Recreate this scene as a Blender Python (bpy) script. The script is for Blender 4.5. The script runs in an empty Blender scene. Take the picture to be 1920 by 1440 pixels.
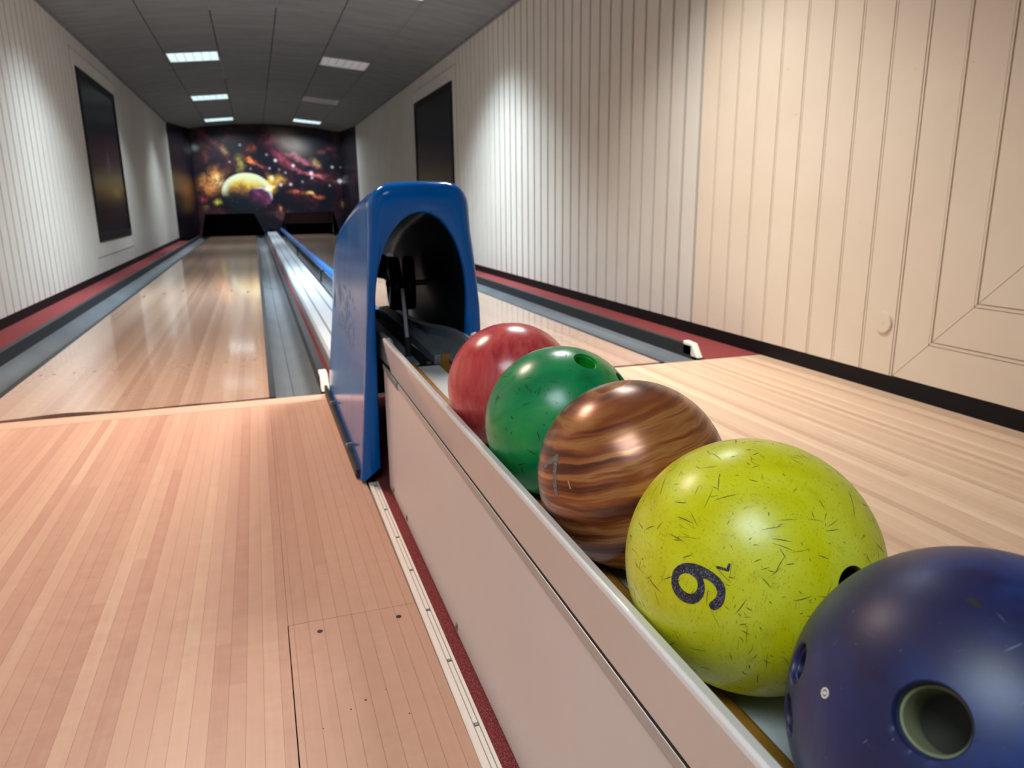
import bpy, bmesh, math, random
from mathutils import Vector, Matrix
from mathutils.geometry import tessellate_polygon
random.seed(7)
scene = bpy.context.scene
COL = scene.collection

# ------------------------------------------------------------------ helpers
def link(name, me, mats=(), parent=None):
    o = bpy.data.objects.new(name, me)
    COL.objects.link(o)
    for m in (mats if isinstance(mats, (list, tuple)) else [mats]):
        me.materials.append(m)
    if parent:
        o.parent = parent
    return o

def tag(o, label=None, cat=None, group=None, kind=None):
    if label: o['label'] = label
    if cat: o['category'] = cat
    if group: o['group'] = group
    if kind: o['kind'] = kind
    return o

def empty(name, loc=(0, 0, 0), rz=0.0):
    o = bpy.data.objects.new(name, None)
    o.empty_display_size = 0.1
    COL.objects.link(o)
    o.location = loc
    o.rotation_euler = (0, 0, rz)
    return o

class MB:
    """collects faces into one mesh"""
    def __init__(s):
        s.v, s.f, s.m, s.sm = [], [], [], []
    def add(s, vs, fs, mi=0, smooth=False):
        b = len(s.v)
        s.v += [tuple(p) for p in vs]
        for f in fs:
            s.f.append([b + i for i in f]); s.m.append(mi); s.sm.append(smooth)
    def box(s, x0, x1, y0, y1, z0, z1, mi=0):
        vs = [(x, y, z) for z in (z0, z1) for y in (y0, y1) for x in (x0, x1)]
        s.add(vs, [(0, 2, 3, 1), (4, 5, 7, 6), (0, 1, 5, 4), (2, 6, 7, 3), (0, 4, 6, 2), (1, 3, 7, 5)], mi)
    def prism(s, prof, y0, y1, mi=0, fn=None, smooth=False, closed=True):
        """profile of (x,z) swept along y"""
        n = len(prof)
        vs = [(x, y0, z) for x, z in prof] + [(x, y1, z) for x, z in prof]
        if fn: vs = [fn(p) for p in vs]
        fs = [(i, (i + 1) % n, n + (i + 1) % n, n + i) for i in range(n if closed else n - 1)]
        if closed:
            fs += [tuple(range(n - 1, -1, -1)), tuple(range(n, 2 * n))]
        s.add(vs, fs, mi, smooth)
    def disc(s, c, n, r, h, seg=24, mi=0):
        n = Vector(n).normalized(); a = n.orthogonal().normalized(); b = n.cross(a)
        c = Vector(c)
        lo = [c + r * (math.cos(t) * a + math.sin(t) * b) for t in [2 * math.pi * i / seg for i in range(seg)]]
        hi = [p + n * h for p in lo]
        fs = [(i, (i + 1) % seg, seg + (i + 1) % seg, seg + i) for i in range(seg)]
        fs += [tuple(range(seg - 1, -1, -1)), tuple(range(seg, 2 * seg))]
        s.add(lo + hi, fs, mi)
    def build(s, name, mats, parent=None, bevel=0.0, segs=2, smooth_angle=None):
        me = bpy.data.meshes.new(name)
        me.from_pydata(s.v, [], s.f)
        for p, mi, sm in zip(me.polygons, s.m, s.sm):
            p.material_index = mi; p.use_smooth = sm
        bm = bmesh.new(); bm.from_mesh(me)
        bmesh.ops.recalc_face_normals(bm, faces=bm.faces)
        bm.to_mesh(me); bm.free()
        o = link(name, me, mats, parent)
        if bevel:
            md = o.modifiers.new('bevel', 'BEVEL'); md.width = bevel; md.segments = segs
            md.limit_method = 'ANGLE'; md.angle_limit = math.radians(40)
        return o

# ------------------------------------------------------------------ node helper
class NT:
    def __init__(s, name):
        s.mat = bpy.data.materials.new(name); s.mat.use_nodes = True
        s.t = s.mat.node_tree; s.t.nodes.clear()
        s.out = s.t.nodes.new('ShaderNodeOutputMaterial')
        s.bsdf = s.t.nodes.new('ShaderNodeBsdfPrincipled')
        s.t.links.new(s.bsdf.outputs[0], s.out.inputs[0])
    def n(s, typ, **kw):
        nd = s.t.nodes.new(typ)
        for k, v in kw.items(): setattr(nd, k, v)
        return nd
    def put(s, sock, v):
        if hasattr(v, 'is_output') or isinstance(v, bpy.types.NodeSocket): s.t.links.new(v, sock)
        else: sock.default_value = v
    def co(s, which='Object'):
        return s.n('ShaderNodeTexCoord').outputs[which]
    def mapping(s, vec, loc=(0, 0, 0), rot=(0, 0, 0), scale=(1, 1, 1), typ='POINT'):
        m = s.n('ShaderNodeMapping', vector_type=typ)
        s.put(m.inputs[0], vec); m.inputs[1].default_value = loc; m.inputs[2].default_value = rot; m.inputs[3].default_value = scale
        return m.outputs[0]
    def math(s, op, a, b=None, c=None, clamp=False):
        m = s.n('ShaderNodeMath', operation=op); m.use_clamp = clamp
        s.put(m.inputs[0], a)
        if b is not None: s.put(m.inputs[1], b)
        if c is not None: s.put(m.inputs[2], c)
        return m.outputs[0]
    def sep(s, v):
        m = s.n('ShaderNodeSeparateXYZ'); s.put(m.inputs[0], v); return m.outputs
    def comb(s, x, y, z):
        m = s.n('ShaderNodeCombineXYZ')
        for i, q in enumerate((x, y, z)): s.put(m.inputs[i], q)
        return m.outputs[0]
    def noise(s, vec, scale=5, detail=4, rough=0.55, dist=0.0):
        m = s.n('ShaderNodeTexNoise'); s.put(m.inputs['Vector'], vec)
        m.inputs['Scale'].default_value = scale; m.inputs['Detail'].default_value = detail
        m.inputs['Roughness'].default_value = rough; m.inputs['Distortion'].default_value = dist
        return m.outputs
    def white(s, vec):
        m = s.n('ShaderNodeTexWhiteNoise', noise_dimensions='3D'); s.put(m.inputs['Vector'], vec); return m.outputs
    def ramp(s, fac, stops, interp='LINEAR'):
        m = s.n('ShaderNodeValToRGB'); s.put(m.inputs[0], fac)
        cr = m.color_ramp; cr.interpolation = interp
        while len(cr.elements) < len(stops): cr.elements.new(0.5)
        for e, (p, c) in zip(cr.elements, stops):
            e.position = p; e.color = (c[0], c[1], c[2], 1) if not isinstance(c, (int, float)) else (c, c, c, 1)
        return m.outputs[0]
    def mix(s, fac, a, b, blend='MIX'):
        m = s.n('ShaderNodeMix', data_type='RGBA', blend_type=blend)
        s.put(m.inputs[0], fac)
        for sock, v in ((m.inputs[6], a), (m.inputs[7], b)):
            s.put(sock, (v[0], v[1], v[2], 1) if isinstance(v, tuple) else v)
        return m.outputs[2]
    def rng(s, v, a, b, c=0.0, d=1.0, smooth=True):
        m = s.n('ShaderNodeMapRange', interpolation_type='SMOOTHSTEP' if smooth else 'LINEAR'); s.put(m.inputs[0], v)
        for i, q in enumerate((a, b, c, d)): m.inputs[i + 1].default_value = q
        return m.outputs[0]
    def bump(s, h, strength=0.3, dist=0.002):
        m = s.n('ShaderNodeBump'); s.put(m.inputs['Height'], h)
        m.inputs['Strength'].default_value = strength; m.inputs['Distance'].default_value = dist
        s.t.links.new(m.outputs[0], s.bsdf.inputs['Normal'])
    def set(s, color=None, rough=None, metal=None, coat=None, coat_rough=None, spec=None, emit=None, estr=None):
        b = s.bsdf.inputs
        if color is not None: s.put(b['Base Color'], (color[0], color[1], color[2], 1) if isinstance(color, tuple) else color)
        if rough is not None: s.put(b['Roughness'], rough)
        if metal is not None: s.put(b['Metallic'], metal)
        if coat is not None: s.put(b['Coat Weight'], coat)
        if coat_rough is not None: s.put(b['Coat Roughness'], coat_rough)
        if spec is not None: s.put(b['Specular IOR Level'], spec)
        if emit is not None: s.put(b['Emission Color'], (emit[0], emit[1], emit[2], 1)); b['Emission Strength'].default_value = estr
        return s.mat

def lin(r, g, b):
    f = lambda c: (c / 255 / 12.92) if c / 255 <= 0.04045 else ((c / 255 + 0.055) / 1.055) ** 2.4
    return (f(r), f(g), f(b))

def simple(name, color, rough=0.5, metal=0.0, var=0.08, vscale=12, **kw):
    t = NT(name)
    nz = t.noise(t.co(), vscale, 4)[0]
    dark = tuple(c * (1 - var) for c in color); lite = tuple(min(1, c * (1 + var)) for c in color)
    t.set(t.ramp(nz, [(0.3, dark), (0.7, lite)]), rough, metal, **kw)
    return t.mat

# ------------------------------------------------------------------ materials
def wood(name, cols, w=0.027, rough=0.3, seam=0.5, coat=0.0, streak=0.12, seglen=1.4, xoff=0.0, seg_c=0.45):
    t = NT(name)
    p = t.sep(t.co())
    xb = t.math('MULTIPLY', t.math('ADD', p[0], xoff), 1 / w)
    bid = t.math('FLOOR', xb); fr = t.math('FRACT', xb)
    r1 = t.white(t.comb(bid, 3.3, 0))[0]
    yseg = t.math('ADD', t.math('MULTIPLY', p[1], 1 / seglen), t.math('MULTIPLY', r1, 7.0))
    r2 = t.white(t.comb(bid, t.math('FLOOR', yseg), 1.7))[0]
    val = t.math('ADD', t.math('MULTIPLY', r2, seg_c), t.math('MULTIPLY', r1, 1 - seg_c))
    grain = t.noise(t.mapping(t.co(), scale=(90, 2.2, 1)), 1.0, 5, 0.6, 0.3)[0]
    fine = t.noise(t.mapping(t.co(), scale=(30, 30, 1)), 1.0, 5, 0.6)[0]
    flame = t.noise(t.mapping(t.co(), scale=(14, 60, 1)), 1.0, 3, 0.5, 0.8)[0]
    val = t.math('ADD', val, t.math('MULTIPLY', t.math('SUBTRACT', grain, 0.5), streak * 4))
    val = t.math('ADD', val, t.math('MULTIPLY', t.math('SUBTRACT', fine, 0.5), 0.35))
    val = t.math('ADD', val, t.math('MULTIPLY', t.math('SUBTRACT', flame, 0.5), 0.25))
    n = len(cols)
    c = t.ramp(val, [(i / (n - 1), cols[i]) for i in range(n)])
    edge = t.math('MINIMUM', fr, t.math('SUBTRACT', 1.0, fr))
    e = t.rng(edge, 0.0, 0.035, seam, 0.0)
    c = t.mix(e, c, (0.17, 0.09, 0.055))
    rr = t.rng(fine, 0.3, 0.7, rough * 0.85, rough * 1.2, smooth=False)
    t.set(c, rr, coat=coat, coat_rough=0.08)
    return t.mat

M = {}
M['maple'] = wood('maple_boards', [lin(190, 142, 121), lin(201, 156, 133), lin(207, 164, 140), lin(216, 178, 150)], rough=0.36, seam=0.5, seglen=2.6)
M['maple_side'] = wood('maple_boards_side', [lin(186, 138, 118), lin(200, 155, 132), lin(207, 164, 140), lin(217, 180, 152)], w=0.0268, rough=0.36, seam=0.6, xoff=0.4, seglen=2.6)
M['maple_right'] = wood('maple_boards_right', [lin(192, 158, 132), lin(206, 175, 147), lin(213, 183, 155), lin(222, 196, 168)], rough=0.36, seam=0.3, streak=0.2, seglen=9)  # less pink than the left boards, the light difference put into the colour
M['lane'] = wood('lane_boards', [lin(184, 146, 124), lin(194, 158, 134), lin(200, 166, 142), lin(208, 176, 152)], rough=0.22, seam=0.15, coat=0.9, seglen=14, streak=0.05)
M['strip'] = simple('threshold_wood', lin(220, 174, 150), 0.4, var=0.03)
M['dark'] = simple('near_black', (0.006, 0.006, 0.007), 0.6)
M['black_paint'] = simple('black_paint', (0.005, 0.004, 0.005), 0.6, spec=0.2)
M['gutter'] = simple('grey_gutter_plastic', lin(90, 95, 99), 0.45, var=0.14, vscale=3)
M['curb'] = simple('black_rubber', (0.014, 0.015, 0.018), 0.5)
M['whiteplastic'] = simple('white_plastic', lin(232, 226, 214), 0.4, var=0.02)

t = NT('red_carpet'); nz = t.noise(t.co(), 420, 3)[0]; big = t.noise(t.co(), 6, 3)[0]
c = t.ramp(nz, [(0.28, lin(84, 28, 30)), (0.5, lin(134, 58, 58)), (0.72, lin(180, 112, 108))])
t.set(t.mix(t.math('MULTIPLY', big, 0.3), c, (0.2, 0.04, 0.05)), 0.95, spec=0.1); t.bump(nz, 0.8, 0.003); M['carpet'] = t.mat

def wallmat(name, a, b):
    t = NT(name); c1 = t.noise(t.co(), 1.6, 5)[0]; c2 = t.noise(t.co(), 40, 4)[0]
    c = t.ramp(c1, [(0.3, a), (0.7, b)])
    spk = t.rng(t.noise(t.co(), 26, 2)[0], 0.76, 0.80)
    c = t.mix(t.math('MULTIPLY', spk, 0.35), c, (0.25, 0.2, 0.16))
    t.set(c, t.rng(c2, 0.3, 0.7, 0.42, 0.55), spec=0.3); t.bump(c2, 0.06, 0.001)
    return t.mat
M['cream'] = wallmat('cream_painted_boards', lin(212, 199, 180), lin(220, 208, 190))
M['offwhite'] = wallmat('offwhite_painted_boards', lin(205, 202, 193), lin(215, 212, 203))
M['gap'] = simple('grey_gap_strip', lin(160, 159, 154), 0.6, var=0.05)
M['gapdark'] = simple('groove_tan', lin(186, 166, 142), 0.7, var=0.15, vscale=20)  # grooves coloured darker than the boards
t = NT('ceiling_board'); nz = t.noise(t.mapping(t.co(), scale=(2, 9, 2)), 1.0, 5)[0]; f2 = t.noise(t.co(), 90, 3)[0]
t.set(t.ramp(nz, [(0.3, lin(112, 117, 120)), (0.7, lin(128, 132, 135))]), 0.9, spec=0.15); t.bump(f2, 0.15, 0.002); M['ceiling'] = t.mat
M['seamdark'] = simple('ceiling_gap', (0.01, 0.01, 0.011), 0.8)
M['tbar'] = simple('ceiling_profile', lin(120, 118, 116), 0.5)
M['lampwhite'] = simple('lamp_white_metal', lin(225, 225, 225), 0.35, var=0.02)
def emis(name, c, s):
    t = NT(name); t.set((0.8, 0.8, 0.8), 0.5, emit=c, estr=s); return t.mat
M['glow_cool'] = emis('lamp_glow_cool', (0.66, 0.93, 1.0), 3.2)
M['glow_warm'] = emis('lamp_glow_warm', (1.0, 0.72, 0.5), 1.3)
M['lamp_dim'] = emis('lamp_glow_dim', (0.9, 0.92, 0.95), 0.42)
M['lamp_off'] = simple('lamp_off_diffuser', lin(165, 166, 168), 0.5)

# ------------------------------------------------------------------ camera
cam = bpy.data.cameras.new('camera'); co = bpy.data.objects.new('camera', cam); COL.objects.link(co)
cam.sensor_width = 36.0; cam.lens = 1380.679 / 1920 * 36.0
cam.clip_start = 0.02; cam.clip_end = 200
R = Matrix(((0.94633299, 0.08855783, -0.31082371), (-0.32298495, 0.22461438, -0.91936342), (-0.01160136, 0.97041532, 0.24116285)))
co.matrix_world = Matrix.Translation((0, 0, 0.772)) @ R.to_4x4()
cam.dof.use_dof = True; cam.dof.focus_distance = 0.78; cam.dof.aperture_fstop = 10.0
scene.camera = co
# ------------------------------------------------------------------ room shell
XL, XR, XC = -1.61, 2.37, 0.3835
YB, YF = -7.0, 3.085          # back wall, foul line
YW, YE = 18.0, 20.0           # end of white walls, masking wall
ROWS = [-0.72, 3.2, 7.1, 11.05, 15.0, 18.75]
SX = [XL - 0.02, -0.885, -0.245, 0.392, 1.035, 1.68, XR + 0.02]
def zc(x): return 2.68 - 0.047 * (x - XC) ** 2

f = MB()
f.box(XL - .3, XR + .3, YB - .2, 22.5, -0.3, -0.12, 1)                     # slab below everything
f.box(XL, -0.0095, YB, 1.309, -0.12, 0, 0); f.box(XL, -0.0084, 1.309, 2.965, -0.12, 0, 0)                                 # left approach
f.box(-0.0075, 0.2335, YB, 1.3085, -0.12, 0, 2)
f.box(-0.0078, 0.2335, 1.3100, 2.965, -0.12, 0, 2)
f.box(0.5335, XR, YB, 2.965, -0.12, 0, 3)                                  # right approach
f.box(XL, 0.2335, 2.9655, 3.064, -0.12, 0.0005, 4); f.box(0.5335, XR, 2.9655, 3.066, -0.12, 0.0, 3); f.box(0.234, 0.533, 2.9655, 3.06, -0.12, -0.001, 1)                             # pale end strip
for x, y in ((0.047, 1.270), (0.194, 1.270)):
    f.disc((x, y, -0.001), (0, 0, 1), 0.0052, 0.0016, 20, 1)
for x, y, r in ((0.075, 1.03, .0014), (0.1, 1.045, .0018), (0.135, 1.06, .001), (0.03, 1.0, .001), (0.16, 0.99, .0012)):
    f.disc((x, y, -0.001), (0, 0, 1), r, 0.0014, 10, 1)
tag(f.build('floor', [M['maple'], M['dark'], M['maple_side'], M['maple_right'], M['strip']]), kind='structure')

# --- walls of vertical boards
def boarded_wall(name, X, sgn, holes, near_end, GAPW):
    """sgn=+1: wall on the right, face looks to -x.  near_end: y where the smooth beaded boards end"""
    mb = MB()
    def strip(y0, y1, z0, z1, mi, off): 
        vs = [(X + sgn * off, y0, z0), (X + sgn * off, y1, z0), (X + sgn * off, y1, z1), (X + sgn * off, y0, z1)]
        mb.add(vs, [(0, 1, 2, 3)], mi)
    def ledge(y, a, b, z0, z1, mi):
        vs = [(X + sgn * a, y, z0), (X + sgn * b, y, z0), (X + sgn * b, y, z1), (X + sgn * a, y, z1)]
        mb.add(vs, [(0, 1, 2, 3)], mi)
    W = 0.163
    def board(y0, y1, z0, z1):
        far = y0 >= near_end - 0.01
        if far:
            g = GAPW
            strip(y0 + g, y1, z0, z1, 1, 0.0)
            strip(y0, y0 + g, z0, z1, 2, 0.009)
            ledge(y0 + g, 0, 0.009, z0, z1, 1); ledge(y0, 0, 0.009, z0, z1, 1)
        else:
            # double v-groove with a bead between
            b = 0.012; g = 0.0035; d = 0.0045
            ys = [y0, y0 + g / 2, y0 + g, y0 + b, y0 + b + g / 2, y0 + b + g, y1]
            os_ = [0, d, 0.0006, 0.0006, d, 0, 0]
            for i in range(6):
                vs = [(X + sgn * os_[i], ys[i], z0), (X + sgn * os_[i + 1], ys[i + 1], z0), (X + sgn * os_[i + 1], ys[i + 1], z1), (X + sgn * os_[i], ys[i], z1)]
                mb.add(vs, [(0, 1, 2, 3)], 3 if i in (0, 1, 3, 4) else 0)
    ZT = 2.56
    n0 = int(math.floor((YB - near_end) / W))
    n1 = int(math.ceil((YW - near_end) / W))
    for i in range(n0, n1):
        y0 = near_end + i * W; y1 = min(y0 + W, YW)
        cuts = [(0.07, ZT)]
        y0c, y1c = max(y0, YB), y1
        hit = None
        for (ha, hb, za, zb) in holes:
            if y1 > ha + 1e-4 and y0 < hb - 1e-4:
                hit = (ha, hb, za, zb)
        if not hit:
            if y1c - y0c > .03: board(y0c, y1c, 0.07, ZT)
        else:
            ha, hb, za, zb = hit
            if y0 < ha - 0.03: board(y0, ha, 0.07, ZT); y0c = ha
            if y1 > hb + 0.03: board(hb, y1, 0.07, ZT); y1c = hb
            if y1c - y0c > 0.03:
                if za > 0.08: board(y0c, y1c, 0.07, za)
                if zb < ZT - .02: board(y0c, y1c, zb, ZT)
    # body behind the boards
    xa, xb = sorted((X + sgn * 0.0105, X + sgn * 0.12))
    mb.box(xa, xb, YB, YW, -0.1, 2.7, 4)
    ledge(YW, 0, 0.12, 0.07, 2.6, 1)
    o = mb.build(name, [M['cream'], M['offwhite'], M['gap'], M['gapdark'], M['dark']])
    # keep the drawn normals irrelevant: principled is two sided
    tag(o, kind='structure')
    return o
PH = (8.94, 11.48, 0.225, 2.335)            # board frame round the pictures
boarded_wall('wall_left', XL, -1, [PH], -3.3, 0.020)
boarded_wall('wall_right', XR, +1, [PH, (-1.0, 2.238, 0.0705, 2.43)], 3.705, 0.027)

def mitred_frame(mb, X, sgn, ya, yb, za, zb, w, mi=0, gi=3, lift=0.0, g=0.0022):
    """flat frame of four mitred boards lying on the wall with fine grooves round them"""
    t = 0.010
    def quad(pts):
        lo = [(X + sgn * 0.010, y, z) for y, z in pts]; hi = [(X - sgn * lift, y, z) for y, z in pts]
        mb.add(lo + hi, [(4, 5, 6, 7), (0, 1, 5, 4), (1, 2, 6, 5), (2, 3, 7, 6), (3, 0, 4, 7)], mi)
    e = 0.0016
    quad([(ya + g, za + g + e), (ya + w - g, za + w - g + e), (ya + w - g, zb - w + g - e), (ya + g, zb - g - e)])
    quad([(yb - g, za + g + e), (yb - w + g, za + w - g + e), (yb - w + g, zb - w + g - e), (yb - g, zb - g - e)])
    quad([(ya + g + e, za + g), (yb - g - e, za + g), (yb - w + g - e, za + w - g), (ya + w - g + e, za + w - g)])
    quad([(ya + g + e, zb - g), (yb - g - e, zb - g), (yb - w + g - e, zb - w + g), (ya + w - g + e, zb - w + g)])

def bead(mb, X, sgn, ya, yb, za, zb, mi=0, w=0.010):
    for (y0, y1, z0, z1) in ((ya, yb, za - w / 2, za + w / 2), (ya, yb, zb - w / 2, zb + w / 2), (ya - w / 2, ya + w / 2, za, zb), (yb - w / 2, yb + w / 2, za, zb)):
        xa, xb = sorted((X + sgn * 0.010, X - sgn * 0.0012))
        mb.box(xa, xb, y0 + .001, y1 - .001, z0, z1, mi)

# blanked window on the right wall: nested mitred boards
mb = MB()
ya, yb, za, zb = -1.0, 2.238, 0.0705, 2.43
mb.box(XR + 0.0045, XR + 0.0105, ya, yb, za, zb, 1)
for k in range(4):
    d = 0.166 * k
    mitred_frame(mb, XR, 1, ya + d, yb - d, za + d, zb - d, 0.1535, 0)
    if k: bead(mb, XR, 1, ya + d - 0.008, yb - d + 0.008, za + d - .007, zb - d + 0.007)
mb.box(XR - 0.0, XR + .01, ya + .66, yb - .66, za + .6, zb - .66, 0)
tag(mb.build('window_1', [M['cream'], M['gapdark']]), kind='structure')

# picture surrounds
for nm, X, s in (('trim_1', XL, -1), ('trim_2', XR, 1)):
    mb = MB()
    mitred_frame(mb, X, s, PH[0], PH[1], PH[2], PH[3], 0.165, 0, lift=0.004, g=0.010)
    xa, xb = sorted((X + s * 0.0045, X + s * 0.0105))
    mb.box(xa, xb, PH[0], PH[1], PH[2], PH[3], 1)
    tag(mb.build(nm, [M['offwhite'], M['gap']]), kind='structure')

# baseboards
for nm, X, s in (('baseboard_left', XL, -1), ('baseboard_right', XR, 1)):
    mb = MB(); xa, xb = sorted((X + s * 0.012, X + s * 0.002))
    mb.box(xa, xb, YB, YW, -0.02, 0.0695)
    tag(mb.build(nm, M['black_paint'], bevel=0.001), kind='structure')
mb = MB(); mb.box(XL - .2, XR + .2, YB - .15, YB, -0.1, 2.75)
M['backwall'] = simple('brown_back_wall', lin(92, 74, 62), 0.8)
tag(mb.build('wall_back', M['backwall']), kind='structure')
# round blank plate on the right wall
mb = MB()
mb.disc((XR, 2.309, 0.278), (-1, 0, 0), 0.043, 0.006, 40); mb.disc((XR - .006, 2.309, 0.278), (-1, 0, 0), 0.0405, 0.0015, 40); mb.disc((XR - .0075, 2.309, 0.278), (-1, 0, 0), 0.006, 0.001, 16)
tag(mb.build('cover_plate', M['cream'], bevel=0.0012), 'small round cream blank plate on the lower right wall beside the mitred panel', 'cover plate')

# ceiling: six long shallow-vaulted strips
mb = MB()
for i in range(6):
    x0, x1 = SX[i], SX[i + 1]
    g = 0.006
    xa, xb = x0 + (g if i else 0), x1 - (g if i < 5 else 0)
    za_, zb_ = zc(x0), zc(x1)
    L = 1.25; y = YB
    ys = [r + d for r in ROWS for d in (-0.31, 0.31)] if i in (1, 4) else []
    spans = []; cur = YB
    if i in (1, 4):
        for r in ROWS:
            spans.append((cur, r - 0.312)); cur = r + 0.312
    spans.append((cur, YE - .002))
    for a, b in spans:
        n = max(1, round((b - a) / 1.25))
        for k in range(n):
            y0 = a + (b - a) * k / n + 0.0015; y1 = a + (b - a) * (k + 1) / n - 0.0015
            mb.add([(xa, y0, za_), (xb, y0, zb_), (xb, y1, zb_), (xa, y1, za_), (xa, y0, za_ + .02), (xb, y0, zb_ + .02), (xb, y1, zb_ + .02), (xa, y1, za_ + .02)],
                   [(0, 1, 2, 3), (4, 5, 6, 7), (0, 1, 5, 4), (1, 2, 6, 5), (2, 3, 7, 6), (3, 0, 4, 7)], 0)
for x in SX[1:-1]:
    mb.box(x - 0.012, x + 0.012, YB, YE + .1, zc(x) + 0.006, zc(x) + 0.02, 1)
for i, (y0, y1) in ((1, (6.2, 8.6)), (1, (11.2, 13.0)), (2, (5.5, 8.4)), (4, (6.6, 10.7))):   # profile pieces that paint in light leaking at the joints
    x = SX[i + 1] if i != 4 else SX[5]
    mb.box(x - 0.005, x + 0.005, y0, y1, zc(x) + 0.001, zc(x) + 0.006, 2)
mb.box(XL - .3, XR + .3, YB - .2, YE + 3, 2.86, 2.95, 1)
for s, X in ((-1, XL), (1, XR)):
    xa, xb = sorted((X - s * 0.02, X + s * .1)); mb.box(xa, xb, YB, YW + .05, zc(X) - 0.022, zc(X) + 0.03, 0)
tag(mb.build('ceiling', [M['ceiling'], M['seamdark'], M['tbar']]), kind='structure')

# ------------------------------------------------------------------ ceiling lights
def ceiling_light(side, row, lit, label, diff):
    i = 1 if side < 0 else 4
    x0, x1 = SX[i] + .008, SX[i + 1] - .008
    xm = (x0 + x1) / 2; ym = ROWS[row]; zm = (zc(SX[i]) + zc(SX[i + 1])) / 2
    tilt = -math.atan2(zc(SX[i + 1]) - zc(SX[i]), SX[i + 1] - SX[i])
    root = empty('ceiling_light', (xm, ym, zm)); root.rotation_euler = (0, tilt, 0)
    w = (x1 - x0) / 2; d = 0.308
    b = MB(); h = 0.09
    b.box(-w, -w + .012, -d, d, -0.004, h); b.box(w - .012, w, -d, d, -0.004, h)
    b.box(-w, w, -d, -d + .012, -0.004, h); b.box(-w, w, d - .012, d, -0.004, h)
    b.box(-w, w, -d, d, h, h + .01)
    b.build('housing', M['lampwhite'], root)
    b = MB(); b.box(-w + .014, w - .014, -d + .014, d - .014, 0.04, 0.046)
    b.build('diffuser', M[diff], root)
    b = MB(); n = 6
    for k in range(1, n):
        x = -w + 2 * w * k / n; b.box(x - .002, x + .002, -d + .013, d - .013, 0.002, 0.036)
    for k in range(1, 8):
        y = -d + 2 * d * k / 8; b.box(-w + .013, w - .013, y - .0015, y + .0015, 0.006, 0.034)
    b.build('louver', M['lampwhite'], root)
    tag(root, label, 'ceiling light', 'recessed louvred lights in the vaulted ceiling')
    if lit:
        col, P, spread = lit[:3]; size = lit[3] if len(lit) > 3 else 0.56
        L = bpy.data.lights.new('lamp', 'AREA'); L.shape = 'SQUARE'; L.size = size; L.energy = P; L.color = col; L.spread = math.radians(spread)
        lo = bpy.data.objects.new('lamp', L); COL.objects.link(lo); lo.parent = root; lo.location = (0, 0, -0.012)
COOL = (0.78, 0.905, 1.0); NEUT = (1.0, 0.97, 0.93); WARM = (1.0, 0.77, 0.62)
place = ['behind the camera, out over the approach', 'above the foul line', 'nearest to the camera', 'second', 'third', 'farthest']
ceiling_light(-1, 2, (COOL, 62, 118), 'bright louvred ceiling light nearest the front in the left row of the ceiling', 'glow_cool')
ceiling_light(-1, 3, (COOL, 34, 112), 'bright louvred ceiling light in the left row, second and largest fully shown', 'glow_cool')
ceiling_light(-1, 4, (COOL, 40, 113), 'bright louvred ceiling light in the left row between the large one and the far one', 'glow_cool')
ceiling_light(-1, 5, (COOL, 40, 160), 'small bright louvred ceiling light at the far end of the left row by the mural', 'glow_cool')
ceiling_light(1, 2, (COOL, 92, 117), 'louvred ceiling light cut by the top edge of the photo, right row', 'glow_cool')
ceiling_light(1, 3, None, 'faint grey louvred ceiling light, the larger of the two dull ones in the right row', 'lamp_dim')
ceiling_light(1, 4, None, 'dim unlit louvred ceiling light in the right row between the grey and the bright one', 'lamp_off')
ceiling_light(1, 5, (COOL, 40, 160), 'small bright louvred ceiling light at the far end of the right row by the mural', 'glow_cool')
ceiling_light(-1, 1, (WARM, 45, 140), 'warm louvred ceiling light over the left approach, above the foul line', 'glow_warm')
ceiling_light(1, 1, (NEUT, 47, 114), 'white louvred ceiling light over the right approach, above the foul line', 'glow_cool')
ceiling_light(-1, 0, (COOL, 48, 150, 1.3), 'cool louvred ceiling light over the left approach behind the viewer', 'glow_cool')
ceiling_light(1, 0, None, 'unlit louvred ceiling light over the right approach behind the viewer', 'lamp_off')
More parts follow.
